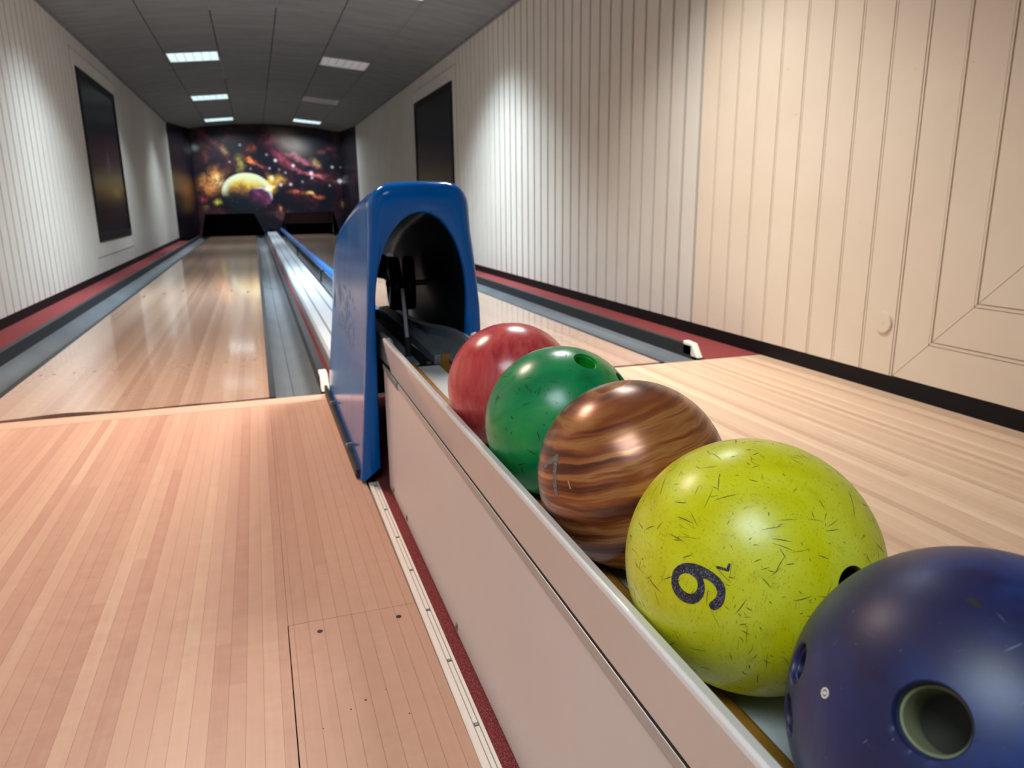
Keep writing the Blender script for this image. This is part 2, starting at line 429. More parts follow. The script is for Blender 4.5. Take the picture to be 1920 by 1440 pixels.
# ------------------------------------------------------------------ lanes, gutters, divisions
LW = 1.0541; LE = 19.9
LX = [(-1.066, -0.008), (0.757, 1.811)]
DOTS = [0.047, 0.103, 0.186, 0.274, 0.356, 0.693, 0.776, 0.864, 0.950, 1.004]
ARR = [(0.094, 7.13), (0.236, 7.3), (0.378, 7.47), (0.525, 7.64), (0.67, 7.47), (0.806, 7.3), (0.95, 7.13)]
M['dot'] = simple('lane_mark_brown', lin(120, 84, 76), 0.35)
M['tail'] = simple('red_brown_board', lin(120, 62, 48), 0.45)
def sag(x):   # the lane front edge bows a little away from the approach strip
    u = (x + 0.78) / 0.13
    return 0.045 * math.exp(-u * u)
def lane(k, label):
    x0, x1 = LX[k]
    b = MB(); N = 40
    top, bot = [], []
    vs = []; fs = []
    for i in range(N + 1):
        x = x0 + (x1 - x0) * i / N
        y0 = 3.094 + (sag(x) + 0.005 * math.sin(i * .5) if k == 0 else 0.002)
        vs += [(x, y0, 0), (x, LE, 0), (x, y0, -0.06), (x, LE, -0.06)]
    for i in range(N):
        a = 4 * i; c = a + 4
        fs += [(a, c, c + 1, a + 1), (a, a + 2, c + 2, c), (a + 1, c + 1, c + 3, a + 3)]
    fs += [(0, 1, 3, 2), (4 * N, 4 * N + 2, 4 * N + 3, 4 * N + 1)]
    b.add(vs, fs, 0)
    for d in DOTS:
        b.disc((x0 + d, 3.915, -0.001), (0, 0, 1), 0.0085, 0.0014, 16, 1)
    for d, y in ARR:
        b.add([(x0 + d - .016, y - .08, .0006), (x0 + d + .016, y - .08, .0006), (x0 + d, y + .08, .0006)], [(0, 1, 2)], 1)
    b.box(x0, x1, LE, LE + 0.25, -0.06, -0.004, 2)
    tag(b.build('bowling_lane', [M['lane'], M['dot'], M['tail']]), label, 'bowling lane', 'two bowling lanes')
lane(0, 'long glossy maple lane with dots along the left wall, left of the blue hood')
lane(1, 'maple lane right of the blue hood, running behind the bowling balls')

def gutter(xa, xb, curb_side, label, clabel):
    """xa..xb clear width incl. black edge strip next to the lane; curb_side +1 right"""
    s = curb_side
    lane_edge, outer = (xa, xb) if s > 0 else (xb, xa)
    e = lane_edge + s * 0.026
    b = MB()
    # black strip on the lane edge
    xs = sorted((lane_edge + s * .001, e)); b.box(xs[0], xs[1], 3.098, LE, -0.06, -0.0015, 1)
    n = 12; prof = []
    for i in range(n + 1):
        u = i / n; x = e + (outer - e) * u
        z = -0.012 - 0.045 * math.sin(math.pi * min(1, max(0, u))) ** 0.8
        prof.append((x, z))
    prof2 = prof + [(x, z - 0.012) for x, z in reversed(prof)]
    b.prism(prof2, 3.098, LE, 0)
    mid = e + (outer - e) * .42
    b.box(mid - .002, mid + .002, 3.08, LE, -0.0585, -0.0555, 1)
    tag(b.build('gutter', [M['gutter'], M['curb']]), label, 'gutter', 'grey lane gutters')
    c = MB(); xs = sorted((outer, outer + s * 0.034))
    c.box(xs[0], xs[1], 3.155, LE, -0.06, 0.056)
    root = c.build('gutter_rail', M['curb'], bevel=0.004)
    tag(root, clabel, 'gutter rail', 'black rails along the gutters')
    c = MB(); 
    xa_, xb_ = sorted((outer, outer + s * 0.034))
    c.prism([(3.10, 0.001), (3.155, 0.066), (3.235, 0.070), (3.235, 0.001)], xa_, xb_, fn=lambda p: (p[1], p[0], p[2]))
    c.build('end_cap', M['whiteplastic'], root, bevel=0.004)['label'] = 'white sloped end cap'
gutter(-1.282, LX[0][0], -1, 'grey gutter beside the left wall, on the left edge of the left lane', 'black rail between the red carpet at the left wall and the gutter')
gutter(LX[0][1], 0.202, 1, 'grey gutter on the right edge of the left lane, beside the red strip', 'black rail between the left lane gutter and the white ball track')
gutter(0.535, LX[1][0], -1, 'grey gutter on the left edge of the right lane, under the blue tube', 'black rail under the blue tube, hidden behind the blue hood')
gutter(LX[1][1], 2.022, 1, 'grey gutter beside the right wall, on the right edge of the right lane', 'black rail with white end cap by the red carpet at the right wall')

def strip(xa, xb, ya, yb, label, z=0.002):
    b = MB(); b.box(xa, xb, ya, yb, -0.06, z)
    tag(b.build('carpet_strip', M['carpet']), label, 'carpet')
strip(XL + .001, -1.3165, 3.07, YW - .02, 'dusty red carpet strip along the foot of the left wall')
strip(2.0565, XR - .003, 3.07, YW - .02, 'dusty red carpet strip along the foot of the right wall')
strip(0.2365, 0.269, 3.245, LE, 'narrow red carpet strip between the left gutter rail and the white ball track')
strip(0.2615, 0.5325, YB + .5, 2.964, 'dark red carpet strip on the floor under the ball rack', -0.002)

# white ribbed ball-return track cover
b = MB()
zt = 0.09
prof = [(0.271, 0.0), (0.271, 0.074), (0.283, zt)]
for xc in (0.335, 0.425):
    prof += [(xc - .006, zt), (xc - .003, zt - .012), (xc + .003, zt - .012), (xc + .006, zt)]
prof += [(0.487, zt), (0.4975, 0.074), (0.4975, 0.0)]
b.prism(prof, 3.12, LE, 0)
for xc in (0.335, 0.425): b.box(xc - .0028, xc + .0028, 3.125, LE, zt - .0118, zt - .0105, 1)
M['trackwhite'] = simple('track_white_enamel', lin(190, 198, 206), 0.35, var=0.06, vscale=2)
M['greyline'] = simple('grey_groove', lin(70, 78, 84), 0.6)
tag(b.build('ball_track', [M['trackwhite'], M['greyline']], bevel=0.002), 'long white ribbed ball return track between the two lanes', 'ball track')

# blue tube over the right lane gutter
M['bluetube'] = simple('blue_tube_plastic', lin(30, 98, 168), 0.35, var=0.06)
root = empty('bumper_tube', (0.612, 3.3, 0.0))
tag(root, 'long light blue tube running above the gutter from the hood to the mural', 'bumper tube')
def tube(b, x, z, y0, y1, r, seg=20, mi=0):
    vs = []; 
    for y in (y0, y1):
        vs += [(x + r * math.cos(2 * math.pi * i / seg), y, z + r * math.sin(2 * math.pi * i / seg)) for i in range(seg)]
    fs = [(i, (i + 1) % seg, seg + (i + 1) % seg, seg + i) for i in range(seg)]
    b.add(vs, fs, mi, True); b.add(vs[:seg], [tuple(range(seg))], mi); b.add(vs[seg:], [tuple(range(seg))], mi)
b = MB()
for a, c in ((0.0, 4.0), (4.012, 9.2), (9.212, 12.8), (12.812, 16.3)):
    tube(b, 0, 0.155, a, c, 0.036)
for y in (4.006, 9.206, 12.806): tube(b, 0, 0.155, y - .012, y + .012, 0.0345)
b.build('tube', M['bluetube'], root)
for y in (0.6, 4.0, 8.0, 12.0, 15.8):
    b = MB(); b.box(-0.07, -0.055, y - .02, y + .02, 0.045, 0.15); b.box(-0.07, -0.02, y - .02, y + .02, 0.142, 0.154)
    b.build('bracket', M['curb'], root)
# ------------------------------------------------------------------ end wall: printed space mural, pit, machines
def px(cx, cy):            # print layout: small units -> metres on the mural
    return -1.289 + (cx / 6 - 15) * 0.012486, 0.55 + (180 - cy / 6) * 0.01261
PU = 0.01252 / 6
def mural_mat():
    t = NT('space_mural_print')
    p = t.sep(t.co())
    v0 = t.comb(p[0], p[2], 0.0)
    warp = t.noise(v0, 2.6, 4, 0.6)[1]
    vm = t.n('ShaderNodeVectorMath', operation='MULTIPLY_ADD')
    t.put(vm.inputs[0], warp); vm.inputs[1].default_value = (0.34, 0.34, 0); vm.inputs[2].default_value = (0, 0, 0)
    sub = t.n('ShaderNodeVectorMath', operation='ADD'); t.put(sub.inputs[0], vm.outputs[0]); sub.inputs[1].default_value = (-0.17, -0.17, 0)
    ad = t.n('ShaderNodeVectorMath', operation='ADD'); t.put(ad.inputs[0], v0); t.put(ad.inputs[1], sub.outputs[0])
    vw = ad.outputs[0]
    n1 = t.noise(vw, 1.7, 6, 0.62, 0.6)[0]; n2 = t.noise(vw, 5.5, 6, 0.65, 0.4)[0]
    col = t.ramp(n1, [(0.30, (0.003, 0.005, 0.014)), (0.50, (0.008, 0.006, 0.016)), (0.60, (0.05, 0.012, 0.02)), (0.78, (0.24, 0.08, 0.05))])
    def blob(cx, cy, rx, ry, rot, c, k, vec=None, p0=1.0, tex=None):
        nonlocal col
        k = k * 1.6; rx = rx * 1.1; ry = ry * 1.1
        x, z = px(cx, cy)
        m = t.mapping(vw if vec is None else vec, (x, z, 0), (0, 0, -math.radians(rot)), (rx * PU, ry * PU, 1), 'TEXTURE')
        ln = t.n('ShaderNodeVectorMath', operation='LENGTH'); t.put(ln.inputs[0], m)
        f = t.rng(ln.outputs['Value'], 0.0, 1.55, k, 0.0)
        f = t.math('MULTIPLY', f, t.math('MULTIPLY', f, 1.0 / k))
        if tex is not None: f = t.math('MULTIPLY', f, tex)
        col = t.mix(f, col, tuple(c), 'ADD')
    n3 = t.noise(v0, 14, 6, 0.7, 0.6)[0]
    tex = t.math('MULTIPLY', t.rng(n2, 0.32, 0.66, 0.15, 1.35), t.rng(n3, 0.3, 0.7, 0.55, 1.3))
    for a in [(300, 660, 170, 110, -30, (1, .42, .1), .55), (230, 770, 150, 120, 0, (.7, .25, .06), .6), (350, 690, 75, 60, 0, (1, .75, .3), .8),
              (600, 530, 60, 130, 0, (.42, .32, .07), .6), (430, 360, 70, 45, 40, (.45, .25, .08), .7), (310, 260, 190, 50, 40, (.24, .04, .04), .6),
              (720, 480, 60, 42, 15, (.95, .25, .05), .9), (800, 515, 120, 26, 22, (.5, .1, .06), .7), (730, 345, 90, 45, 0, (.4, .08, .03), .6),
              (930, 730, 95, 100, 0, (1, .5, .05), .9), (1040, 690, 60, 80, 0, (.75, .42, .08), .55),
              (1480, 500, 80, 36, 40, (.7, .4, .15), .7), (1080, 450, 190, 55, 38, (.36, .04, .1), .7), (960, 240, 120, 120, 0, (.2, .03, .05), .7),
              (1290, 455, 230, 36, 26, (.5, .14, .18), .8), (1470, 650, 140, 28, 6, (.75, .16, .2), .85), (1270, 590, 140, 26, 22, (.5, .08, .12), .7),
              (1250, 845, 120, 32, 4, (.75, .16, .07), .75), (1425, 882, 110, 24, 6, (.75, .18, .07), .85), (1370, 852, 45, 28, 0, (1, .65, .2), .9),
              (1030, 1020, 45, 30, 40, (.8, .25, .1), .8), (1130, 1140, 60, 70, 0, (.45, .14, .07), .7), (1000, 1080, 130, 90, 20, (.16, .06, .05), .7),
              (310, 940, 42, 30, 45, (.75, .62, .06), .85), (165, 900, 42, 36, 0, (.5, .06, .09), .6), (190, 1010, 40, 50, 0, (.3, .25, .05), .5),
              (1790, 985, 36, 55, 0, (.8, .42, .05), .8), (1650, 340, 120, 40, -15, (.2, .03, .06), .6), (1550, 380, 60, 30, 0, (.3, .1, .05), .5)]:
        blob(*a, tex=tex)
    blob(1190, 270, 240, 130, 24, (.40, .33, .28), .8, v0)
    blob(125, 340, 55, 45, 0, (.4, .45, .4), .5, v0)
    # planet
    def disc(cx, cy, rx, ry, soft=0.03):
        x, z = px(cx, cy)
        m = t.mapping(v0, (x, z, 0), (0, 0, 0), (rx * PU, ry * PU, 1), 'TEXTURE')
        ln = t.n('ShaderNodeVectorMath', operation='LENGTH'); t.put(ln.inputs[0], m)
        return m, t.rng(ln.outputs['Value'], 1 - soft, 1 + soft, 1.0, 0.0), ln.outputs['Value']
    m, mask, ln = disc(655, 845, 285, 228)
    q = t.sep(m)
    band = t.math('ADD', t.math('ADD', t.math('MULTIPLY', q[1], 1.0), t.math('MULTIPLY', q[0], 0.12)), t.math('MULTIPLY', t.math('SUBTRACT', n2, 0.5), 0.9))
    pc = t.ramp(t.math('MULTIPLY_ADD', band, 0.5, 0.5), [(0.30, (0.006, 0.012, 0.02)), (0.46, (0.05, 0.035, 0.03)), (0.60, (0.40, 0.18, 0.05)), (0.72, (0.95, 0.62, 0.08)), (0.86, (1, 0.95, 0.42))])
    ck = t.ramp(t.math('MULTIPLY_ADD', t.sep(m)[1], 0.5, 0.5), [(0.40, 0.0), (0.62, 1.0)])
    rim = t.math('MULTIPLY', t.rng(ln, 0.66, 0.90, 0.0, 1.0), ck)
    pc = t.mix(rim, pc, (1.0, 1.0, 0.62))
    col = t.mix(mask, col, pc)
    m, mask, ln = disc(795, 895, 142, 118)
    q = t.sep(m)
    mc = t.ramp(n2, [(0.3, (0.03, 0.01, 0.03)), (0.5, (0.13, 0.03, 0.09)), (0.7, (0.42, 0.1, 0.2))])
    up = t.math('ADD', t.math('MULTIPLY', q[0], 0.6), t.math('MULTIPLY', q[1], 0.8))
    rim = t.math('MULTIPLY', t.rng(ln, 0.72, 0.95, 0.0, 1.0), t.rng(up, 0.2, 0.8, 0.0, 1.0))
    mc = t.mix(rim, mc, (0.8, 0.7, 0.82))
    mc = t.mix(t.rng(up, -0.7, 0.1, 0.85, 0.0), mc, (0.008, 0.012, 0.025))
    col = t.mix(mask, col, mc)
    blob(925, 790, 80, 30, -20, (1, .75, .25), .8, v0)
    blob(945, 678, 30, 36, 0, (1, .9, .45), .9, v0)
    for cx, cy, r, k in [(1005, 475, 24, .8), (1205, 535, 24, .8), (1410, 620, 30, .8), (1415, 675, 20, .6), (1665, 550, 22, .6), (1745, 715, 34, 1.0), (1160, 750, 24, .6),
                         (1045, 755, 24, .6), (620, 305, 20, .4), (490, 495, 16, .35), (930, 565, 18, .4), (1620, 765, 18, .35), (715, 570, 14, .3), (910, 410, 18, .35),
                         (1110, 615, 18, .35), (1300, 720, 20, .25), (1765, 550, 14, .3), (1040, 580, 18, .2)]:
        blob(cx, cy, r * .9, r * .9, 0, (.9, .85, .9), k, v0)
    blob(1790, 715, 110, 10, 0, (.5, .5, .6), .5, v0)
    vo = t.n('ShaderNodeTexVoronoi'); t.put(vo.inputs['Vector'], v0); vo.inputs['Scale'].default_value = 9
    st = t.math('MULTIPLY', t.rng(vo.outputs['Distance'], 0.03, 0.10, 1.0, 0.0), t.math('GREATER_THAN', t.sep(vo.outputs['Color'])[0], 0.55))
    col = t.mix(t.math('MULTIPLY', st, 0.4), col, (.7, .7, .75), 'ADD')
    t.set(col, 0.42, spec=0.4)
    return t.mat
M['mural'] = mural_mat()

def poly_prism(outer, holes, y0, y1):
    """flat plate in x,z with holes, thickness in y"""
    loops = [outer] + holes
    flat = [p for l in loops for p in l]
    tris = tessellate_polygon([[Vector((x, z, 0)) for x, z in l] for l in loops])
    n = len(flat)
    vs = [(x, y0, z) for x, z in flat] + [(x, y1, z) for x, z in flat]
    fs = [tuple(t) for t in tris] + [tuple(n + i for i in t) for t in tris]
    b = 0
    for l in loops:
        k = len(l)
        fs += [(b + i, b + (i + 1) % k, n + b + (i + 1) % k, n + b + i) for i in range(k)]
        b += k
    return vs, fs
outer = [(-1.289, -.02), (-1.275, -.02), (-1.262, .03), (-1.147, .545), (0.005, .545), (0.235, .0), (0.300, .0), (0.300, .10), (0.325, .145), (0.385, .165), (0.445, .145), (0.468, .10), (0.468, .0),
         (0.565, .0), (0.748, .545), (1.943, .565), (2.075, .03), (2.09, -.02), (2.205, -.02)]
N = 24
outer += [(2.205 + (-1.289 - 2.205) * i / N, zc(2.205 + (-1.289 - 2.205) * i / N) - .004) for i in range(N + 1)]
b = MB(); vs, fs = poly_prism(outer, [], YE, YE + .03); b.add(vs, fs)
mu = b.build('mural_panel', M['mural'])
tag(mu, 'printed outer space mural with glowing planet across the end wall above the lanes', 'mural')

# dark printed side returns
def side_mat(name, yc, c1):
    t = NT(name); p = t.sep(t.co())
    nz = t.noise(t.comb(p[1], p[2], 0), 2.2, 5, 0.6)[0]
    c = t.ramp(nz, [(0.35, (0.003, 0.003, 0.006)), (0.75, (0.012, 0.008, 0.014))])
    for (y, z, ry, rz, cc) in c1:
        m = t.mapping(t.comb(p[1], p[2], 0), (y, z, 0), (0, 0, 0), (ry, rz, 1), 'TEXTURE')
        ln = t.n('ShaderNodeVectorMath', operation='LENGTH'); t.put(ln.inputs[0], m)
        c = t.mix(t.rng(ln.outputs['Value'], 0, 1, 0.9, 0.0), c, cc, 'ADD')
    t.set(c, 0.3, spec=0.4); return t.mat
M['sideL'] = side_mat('dark_space_print', 19, [(19.2, 1.05, 1.1, 0.42, (0.16, 0.06, 0.01)), (19.8, 2.0, .7, .12, (.05, .05, .05)), (19.0, .7, 1.0, .2, (.05, .03, .0))])
M['sideR'] = side_mat('dark_space_print_right', 19, [(19.6, 1.4, .7, .08, (.08, .08, .1)), (18.8, 1.0, .8, .5, (0.012, 0.008, 0.02))])
for nm, X, xm, mt in (('wall_far_left', XL, -1.289, 'sideL'), ('wall_far_right', XR, 2.205, 'sideR')):
    b = MB(); s = -1 if X < 0 else 1
    b.add([(X, YW, -.02), (xm, YE, -.02), (xm, YE, 2.6), (X, YW, 2.6), (X + s * .2, YW, -.02), (xm + s * .2, YE, -.02), (xm + s * .2, YE, 2.6), (X + s * .2, YW, 2.6)],
          [(0, 1, 2, 3), (4, 5, 6, 7), (0, 1, 5, 4), (1, 2, 6, 5), (2, 3, 7, 6), (3, 0, 4, 7)])
    tag(b.build(nm, M[mt]), kind='structure')
# pit behind the mural
b = MB()
b.box(XL - .2, XR + .2, 22.3, 22.4, -.1, 2.8); b.box(XL - .25, XL - .2, YE, 22.4, -.1, 2.8); b.box(XR + .2, XR + .25, YE, 22.4, -.1, 2.8)
tag(b.build('wall_far', M['dark']), kind='structure')
M['sweep'] = simple('brown_sweep_board', lin(58, 34, 28), 0.5, var=0.15)
def sweep(x0, x1, z0, z1, y, mat, label):
    root = empty('sweep_board', ((x0 + x1) / 2, y, 0)); w = (x1 - x0) / 2
    b = MB(); b.box(-w, w, 0, .03, z0, z1); b.build('board', mat, root, bevel=0.004)
    for s in (-1, 1):
        b = MB(); b.box(s * w - .012, s * w + .012, -.02, .05, z0 - .25, z1 + .06); b.build('arm', M['greyline'], root)
    tag(root, label, 'sweep board')
sweep(0.72, 1.93, 0.27, 0.62, 20.25, M['sweep'], 'brown sweep board lowered in the right pit opening under the mural')

# framed dark pictures on the side walls
M['frame'] = simple('black_frame', (0.005, 0.005, 0.007), 0.5, spec=0.15)
def pic_mat(name, blobs, base=(0.004, 0.004, 0.008)):
    t = NT(name); p = t.sep(t.co()); v = t.comb(p[1], p[2], 0)
    nz = t.noise(t.mapping(v, scale=(0.6, 3, 1)), 1.4, 5, 0.6)[0]
    c = t.ramp(nz, [(0.35, base), (0.8, tuple(q * 3 for q in base))])
    for (y, z, ry, rz, cc) in blobs:
        m = t.mapping(v, (y, z, 0), (0, 0, 0), (ry, rz, 1), 'TEXTURE')
        ln = t.n('ShaderNodeVectorMath', operation='LENGTH'); t.put(ln.inputs[0], m)
        c = t.mix(t.rng(ln.outputs['Value'], 0, 1, 0.9, 0.0), c, cc, 'ADD')
    t.set(c, 0.3, spec=0.12); return t.mat
M['picL'] = pic_mat('dark_space_picture', [(0, -0.33, 2.2, .24, (0.10, 0.06, 0.008)), (0.4, -.36, .5, .1, (.09, .08, .01)), (0, -.62, 2.0, .3, (.03, .012, .004)), (0, .05, 2, .35, (.016, .004, .01)),
                                           (.1, .02, .12, .16, (.08, .08, .1)), (0, -.1, .25, .1, (.04, .04, .05))])
M['picR'] = pic_mat('dark_space_picture_right', [(0, -.45, 2.2, .3, (.035, .012, .006)), (0, .1, 2, .5, (.004, .003, .01))])
for X, s, mt, label in ((XL, -1, 'picL', 'tall black framed dark space picture on the left wall'), (XR, 1, 'picR', 'black framed dark space picture on the right wall behind the hood')):
    ya, yb, za, zb = 9.105, 11.33, 0.392, 2.17
    ym, zm = (ya + yb) / 2, (za + zb) / 2
    root = empty('wall_picture', (X, ym, zm))
    hy, hz = (yb - ya) / 2, (zb - za) / 2; fw = 0.085
    b = MB()
    for (y0, y1, z0, z1) in ((-hy, hy, -hz, -hz + fw), (-hy, hy, hz - fw, hz), (-hy, -hy + fw, -hz + fw, hz - fw), (hy - fw, hy, -hz + fw, hz - fw)):
        xa, xb = sorted((s * 0.002, -s * 0.016)); b.box(xa, xb, y0, y1, z0, z1)
    b.build('frame', M['frame'], root, bevel=0.004)
    b = MB(); xa, xb = sorted((s * 0.001, -s * 0.006)); b.box(xa, xb, -hy + fw, hy - fw, -hz + fw, hz - fw)
    b.build('print', M[mt], root)
    tag(root, label, 'picture')
# ------------------------------------------------------------------ ball rack (return console)
M['panel'] = simple('rack_panel_beige', lin(228, 221, 219), 0.38, var=0.02, vscale=3)
M['alu'] = simple('rack_aluminium', lin(190, 190, 188), 0.38, 0.3, var=0.03)
M['rail'] = simple('rack_rail_white', lin(228, 224, 222), 0.3, var=0.02, vscale=4, coat=0.3)
t = NT('rack_tray_white'); sp = t.noise(t.co(), 190, 2)[0]; sp2 = t.noise(t.co(), 14, 3)[0]
c = t.ramp(sp2, [(0.35, lin(196, 204, 206)), (0.7, lin(214, 218, 218))])
k = t.math('MULTIPLY', t.rng(sp, 0.70, 0.73), t.rng(sp2, 0.52, 0.6))
t.set(t.mix(k, c, (0.05, 0.04, 0.03)), 0.35); M['tray'] = t.mat
M['rubber'] = simple('brown_rubber_strip', lin(148, 104, 34), 0.45, var=0.25, vscale=18)
M['steel'] = simple('steel', lin(170, 172, 176), 0.3, 0.9, var=0.03)
M['darksteel'] = simple('dark_track_metal', lin(128, 138, 146), 0.4, 0.3, var=0.1)
M['blackrub'] = simple('black_wheel_rubber', (0.006, 0.006, 0.008), 0.4)
XM = 0.3835
def rk(p):                      # the console stands slightly askew to the lanes and rises a little away from the players
    x, y, z = p
    return (x + 0.0083 * (y - 0.7), y, z + (0.0052 * (y - 0.7) if z > 0.2 else 0.0))
rack = empty('ball_rack', (XM, 0.7, 0.0))
tag(rack, 'low white ball rack holding five bowling balls, ending inside the blue hood', 'ball rack')
def rloc(p): q = rk(p); return (q[0] - XM, q[1] - 0.7, q[2])
Y0, Y1 = -0.35, 1.93
def rpart(name, profs, mat, y0=Y0, y1=Y1, bevel=0.0, smooth=False, segs=2):
    b = MB()
    for pr in profs: b.prism(pr, y0, y1, fn=rloc, smooth=smooth)
    return b.build(name, mat, rack, bevel, segs)
def mir(pr): return [(2 * XM - x, z) for x, z in pr]
body = [(0.2805, 0.004), (0.2805, 0.334), (0.300, 0.334), (0.300, 0.004)]
rpart('side_panel', [body], M['panel'], bevel=0.0015)
rpart('side_panel', [mir(body)], M['panel'], bevel=0.0015)
lip = [(0.2785, 0.3352), (0.2785, 0.3478), (0.2800, 0.3485), (0.300, 0.3485), (0.300, 0.3352)]
gapline = [(0.2797, 0.3480), (0.2797, 0.3512), (0.300, 0.3512), (0.300, 0.3480)]
rpart('gap_line', [gapline], M['dark']); rpart('gap_line', [mir(gapline)], M['dark'])  # added black strips, painting the gap's shade under the rails
rpart('panel_molding', [lip], M['alu'], bevel=0.0008)
rpart('panel_molding', [mir(lip)], M['alu'], bevel=0.0008)
core = [(0.286, 0.02), (0.286, 0.352), (2 * XM - 0.286, 0.352), (2 * XM - 0.286, 0.02)]
rpart('core', [core], M['dark'])
rail = [(0.2802, 0.3512), (0.2635, 0.4365), (0.2645, 0.4405), (0.2670, 0.4420), (0.2775, 0.4375), (0.2795, 0.4340), (0.2815, 0.392), (0.286, 0.388), (0.328, 0.3700), (0.332, 0.3512)]
rpart('side_rail', [rail], M['rail'], y1=1.80, bevel=0.0016, segs=3)
rpart('side_rail', [mir(rail)], M['rail'], y1=1.80, bevel=0.0016, segs=3)
rub = [(0.333, 0.3515), (0.334, 0.3605), (0.3375, 0.3655), (0.3445, 0.3648), (0.350, 0.3608), (0.354, 0.3515)]
rpart('cushion_strip', [rub], M['rubber'], y1=1.84, bevel=0.001)
rpart('cushion_strip', [mir(rub)], M['rubber'], y1=1.84, bevel=0.001)
tray = [(0.3545, 0.340), (0.3545, 0.3525), (2 * XM - 0.3545, 0.3525), (2 * XM - 0.3545, 0.340)]
rpart('tray', [tray], M['tray'], y1=1.84)
rpart('end_cap', [[(0.27, 0.004), (0.27, 0.43), (2 * XM - 0.27, 0.43), (2 * XM - 0.27, 0.004)]], M['rail'], y0=Y0 - .02, y1=Y0, bevel=0.004)
# dark corner brace where the rail runs into the hood
b = MB(); b.prism([(0.2742, 0.350), (0.2785, 0.330), (0.281, 0.330), (0.281, 0.3495)], 1.70, 1.86, fn=rloc); b.build('corner_brace', M['darksteel'], rack, 0.002)
# small clips at the foot of the panel
M['clip'] = simple('clip_metal', lin(150, 140, 126), 0.35, 0.7)
for y, z in ((1.17, 0.012), (1.86, 0.014), (1.665, 0.016)):
    b = MB(); b.box(0.2785, 0.2805, y - .004, y + .004, z, z + .014)
    b.box(0.277, 0.2790, y - .0025, y + .0025, z + .004, z + .009)
    b.v = [rloc(p) for p in b.v]; b.build('panel_clip', M['clip'], rack, 0.0006)

# lift rails continuing up under the hood
def path_rail(name, prof, pts, mat, parent, off):
    """profile (x,z) swept along (y,z) points"""
    b = MB(); n = len(prof); vs = []; fs = []
    for y, z in pts:
        vs += [(x - off[0], y - off[1], z + dz) for x, dz in prof]
    for k in range(len(pts) - 1):
        fs += [(k * n + i, k * n + (i + 1) % n, (k + 1) * n + (i + 1) % n, (k + 1) * n + i) for i in range(n)]
    fs += [tuple(range(n)), tuple(range((len(pts) - 1) * n, len(pts) * n))]
    b.add(vs, fs, 0); return b.build(name, mat, parent, 0.002)
pts = [(1.74, 0.432), (1.84, 0.436), (1.95, 0.432), (2.08, 0.42), (2.25, 0.40), (2.5, 0.38), (2.85, 0.37)]
off = (XM, 0.7)
gl = [(0.280, -0.07), (0.280, 0.0), (0.290, 0.003), (0.296, -0.006), (0.300, -0.03), (0.306, -0.032), (0.330, -0.062), (0.328, -0.07)]
path_rail('guide_rail', [(x + .009, z) for x, z in gl], [(y, z) for y, z in pts if y > 1.8], M['darksteel'], rack, off)
path_rail('guide_rail', [(2 * XM - x + .011, z) for x, z in gl], pts, M['darksteel'], rack, off)
lower = [(1.86, 0.352), (2.0, 0.355), (2.3, 0.36), (2.8, 0.36)]
path_rail('lift_plate', [(0.415, 0), (0.415, 0.028), (0.452, 0.032), (0.466, 0.012), (0.466, 0)], lower, M['darksteel'], rack, off)
path_rail('lift_plate', [(0.335, 0), (0.335, 0.012), (0.375, 0.012), (0.375, 0)], lower, M['darksteel'], rack, off)
b = MB(); b.box(0.432 - XM, 0.462 - XM, 1.845 - .7, 1.86 - .7, 0.358, 0.384); b.build('stop_block', M['rubber'], rack, 0.002)
b = MB(); b.box(0.383 - XM, 0.412 - XM, 1.84 - .7, 2.7 - .7, 0.3535, 0.360); b.build('slot_plate', M['dark'], rack, 0.001)
b = MB(); b.disc((0.400 - XM, 1.865 - .7, 0.360), (0, -.2, 1), 0.007, 0.004, 16); b.build('bolt', M['steel'], rack, 0.001)

# aluminium threshold trim beside the rack with screws
M['cream_alu'] = simple('cream_aluminium', lin(246, 236, 224), 0.35, var=0.02)
b = MB()
def tr(p): x, y, z = p; return (x + 0.005 * (y - 1.0), y, z)
b.prism([(0.2345, -.05), (0.2345, 0.0012), (0.2365, 0.003), (0.2455, 0.003), (0.2459, 0.0008), (0.2469, 0.0008), (0.2473, 0.0026), (0.2537, 0.0026), (0.2541, 0.0008), (0.2551, 0.0008), (0.2555, 0.003), (0.2605, 0.003), (0.2610, -.05)], -0.4, 1.985, fn=tr)
b.prism([(0.2459, 0.0009), (0.2468, 0.0009), (0.2468, 0.0005), (0.2459, 0.0005)], -0.4, 1.985, 1, fn=tr)
b.prism([(0.2541, 0.0009), (0.2550, 0.0009), (0.2550, 0.0005), (0.2541, 0.0005)], -0.4, 1.985, 1, fn=tr)
tm = b.build('floor_trim', [M['cream_alu'], M['greyline']])
tag(tm, 'cream grooved metal trim strip with screws along the floor left of the ball rack', 'floor trim')
for y in (1.956, 1.781, 1.609, 1.439, 1.27, 1.098, 0.928, 0.757, 0.585):
    b = MB(); c = tr((0.2505, y, 0.0027)); b.box(c[0] - .0035, c[0] + .0035, y - .004, y + .004, 0.0020, 0.0029, 0)
    b.disc((c[0], y, 0.0026), (0, 0, 1), 0.0026, 0.0009, 12, 1)
    b.build('screw', [M['greyline'], M['steel']], tm)

# ------------------------------------------------------------------ blue hood
t = NT('blue_hood_gloss'); p = t.sep(t.co()); nz = t.noise(t.co(), 9, 4)[0]
c = t.ramp(nz, [(0.3, lin(0, 92, 180)), (0.7, lin(0, 100, 190))])
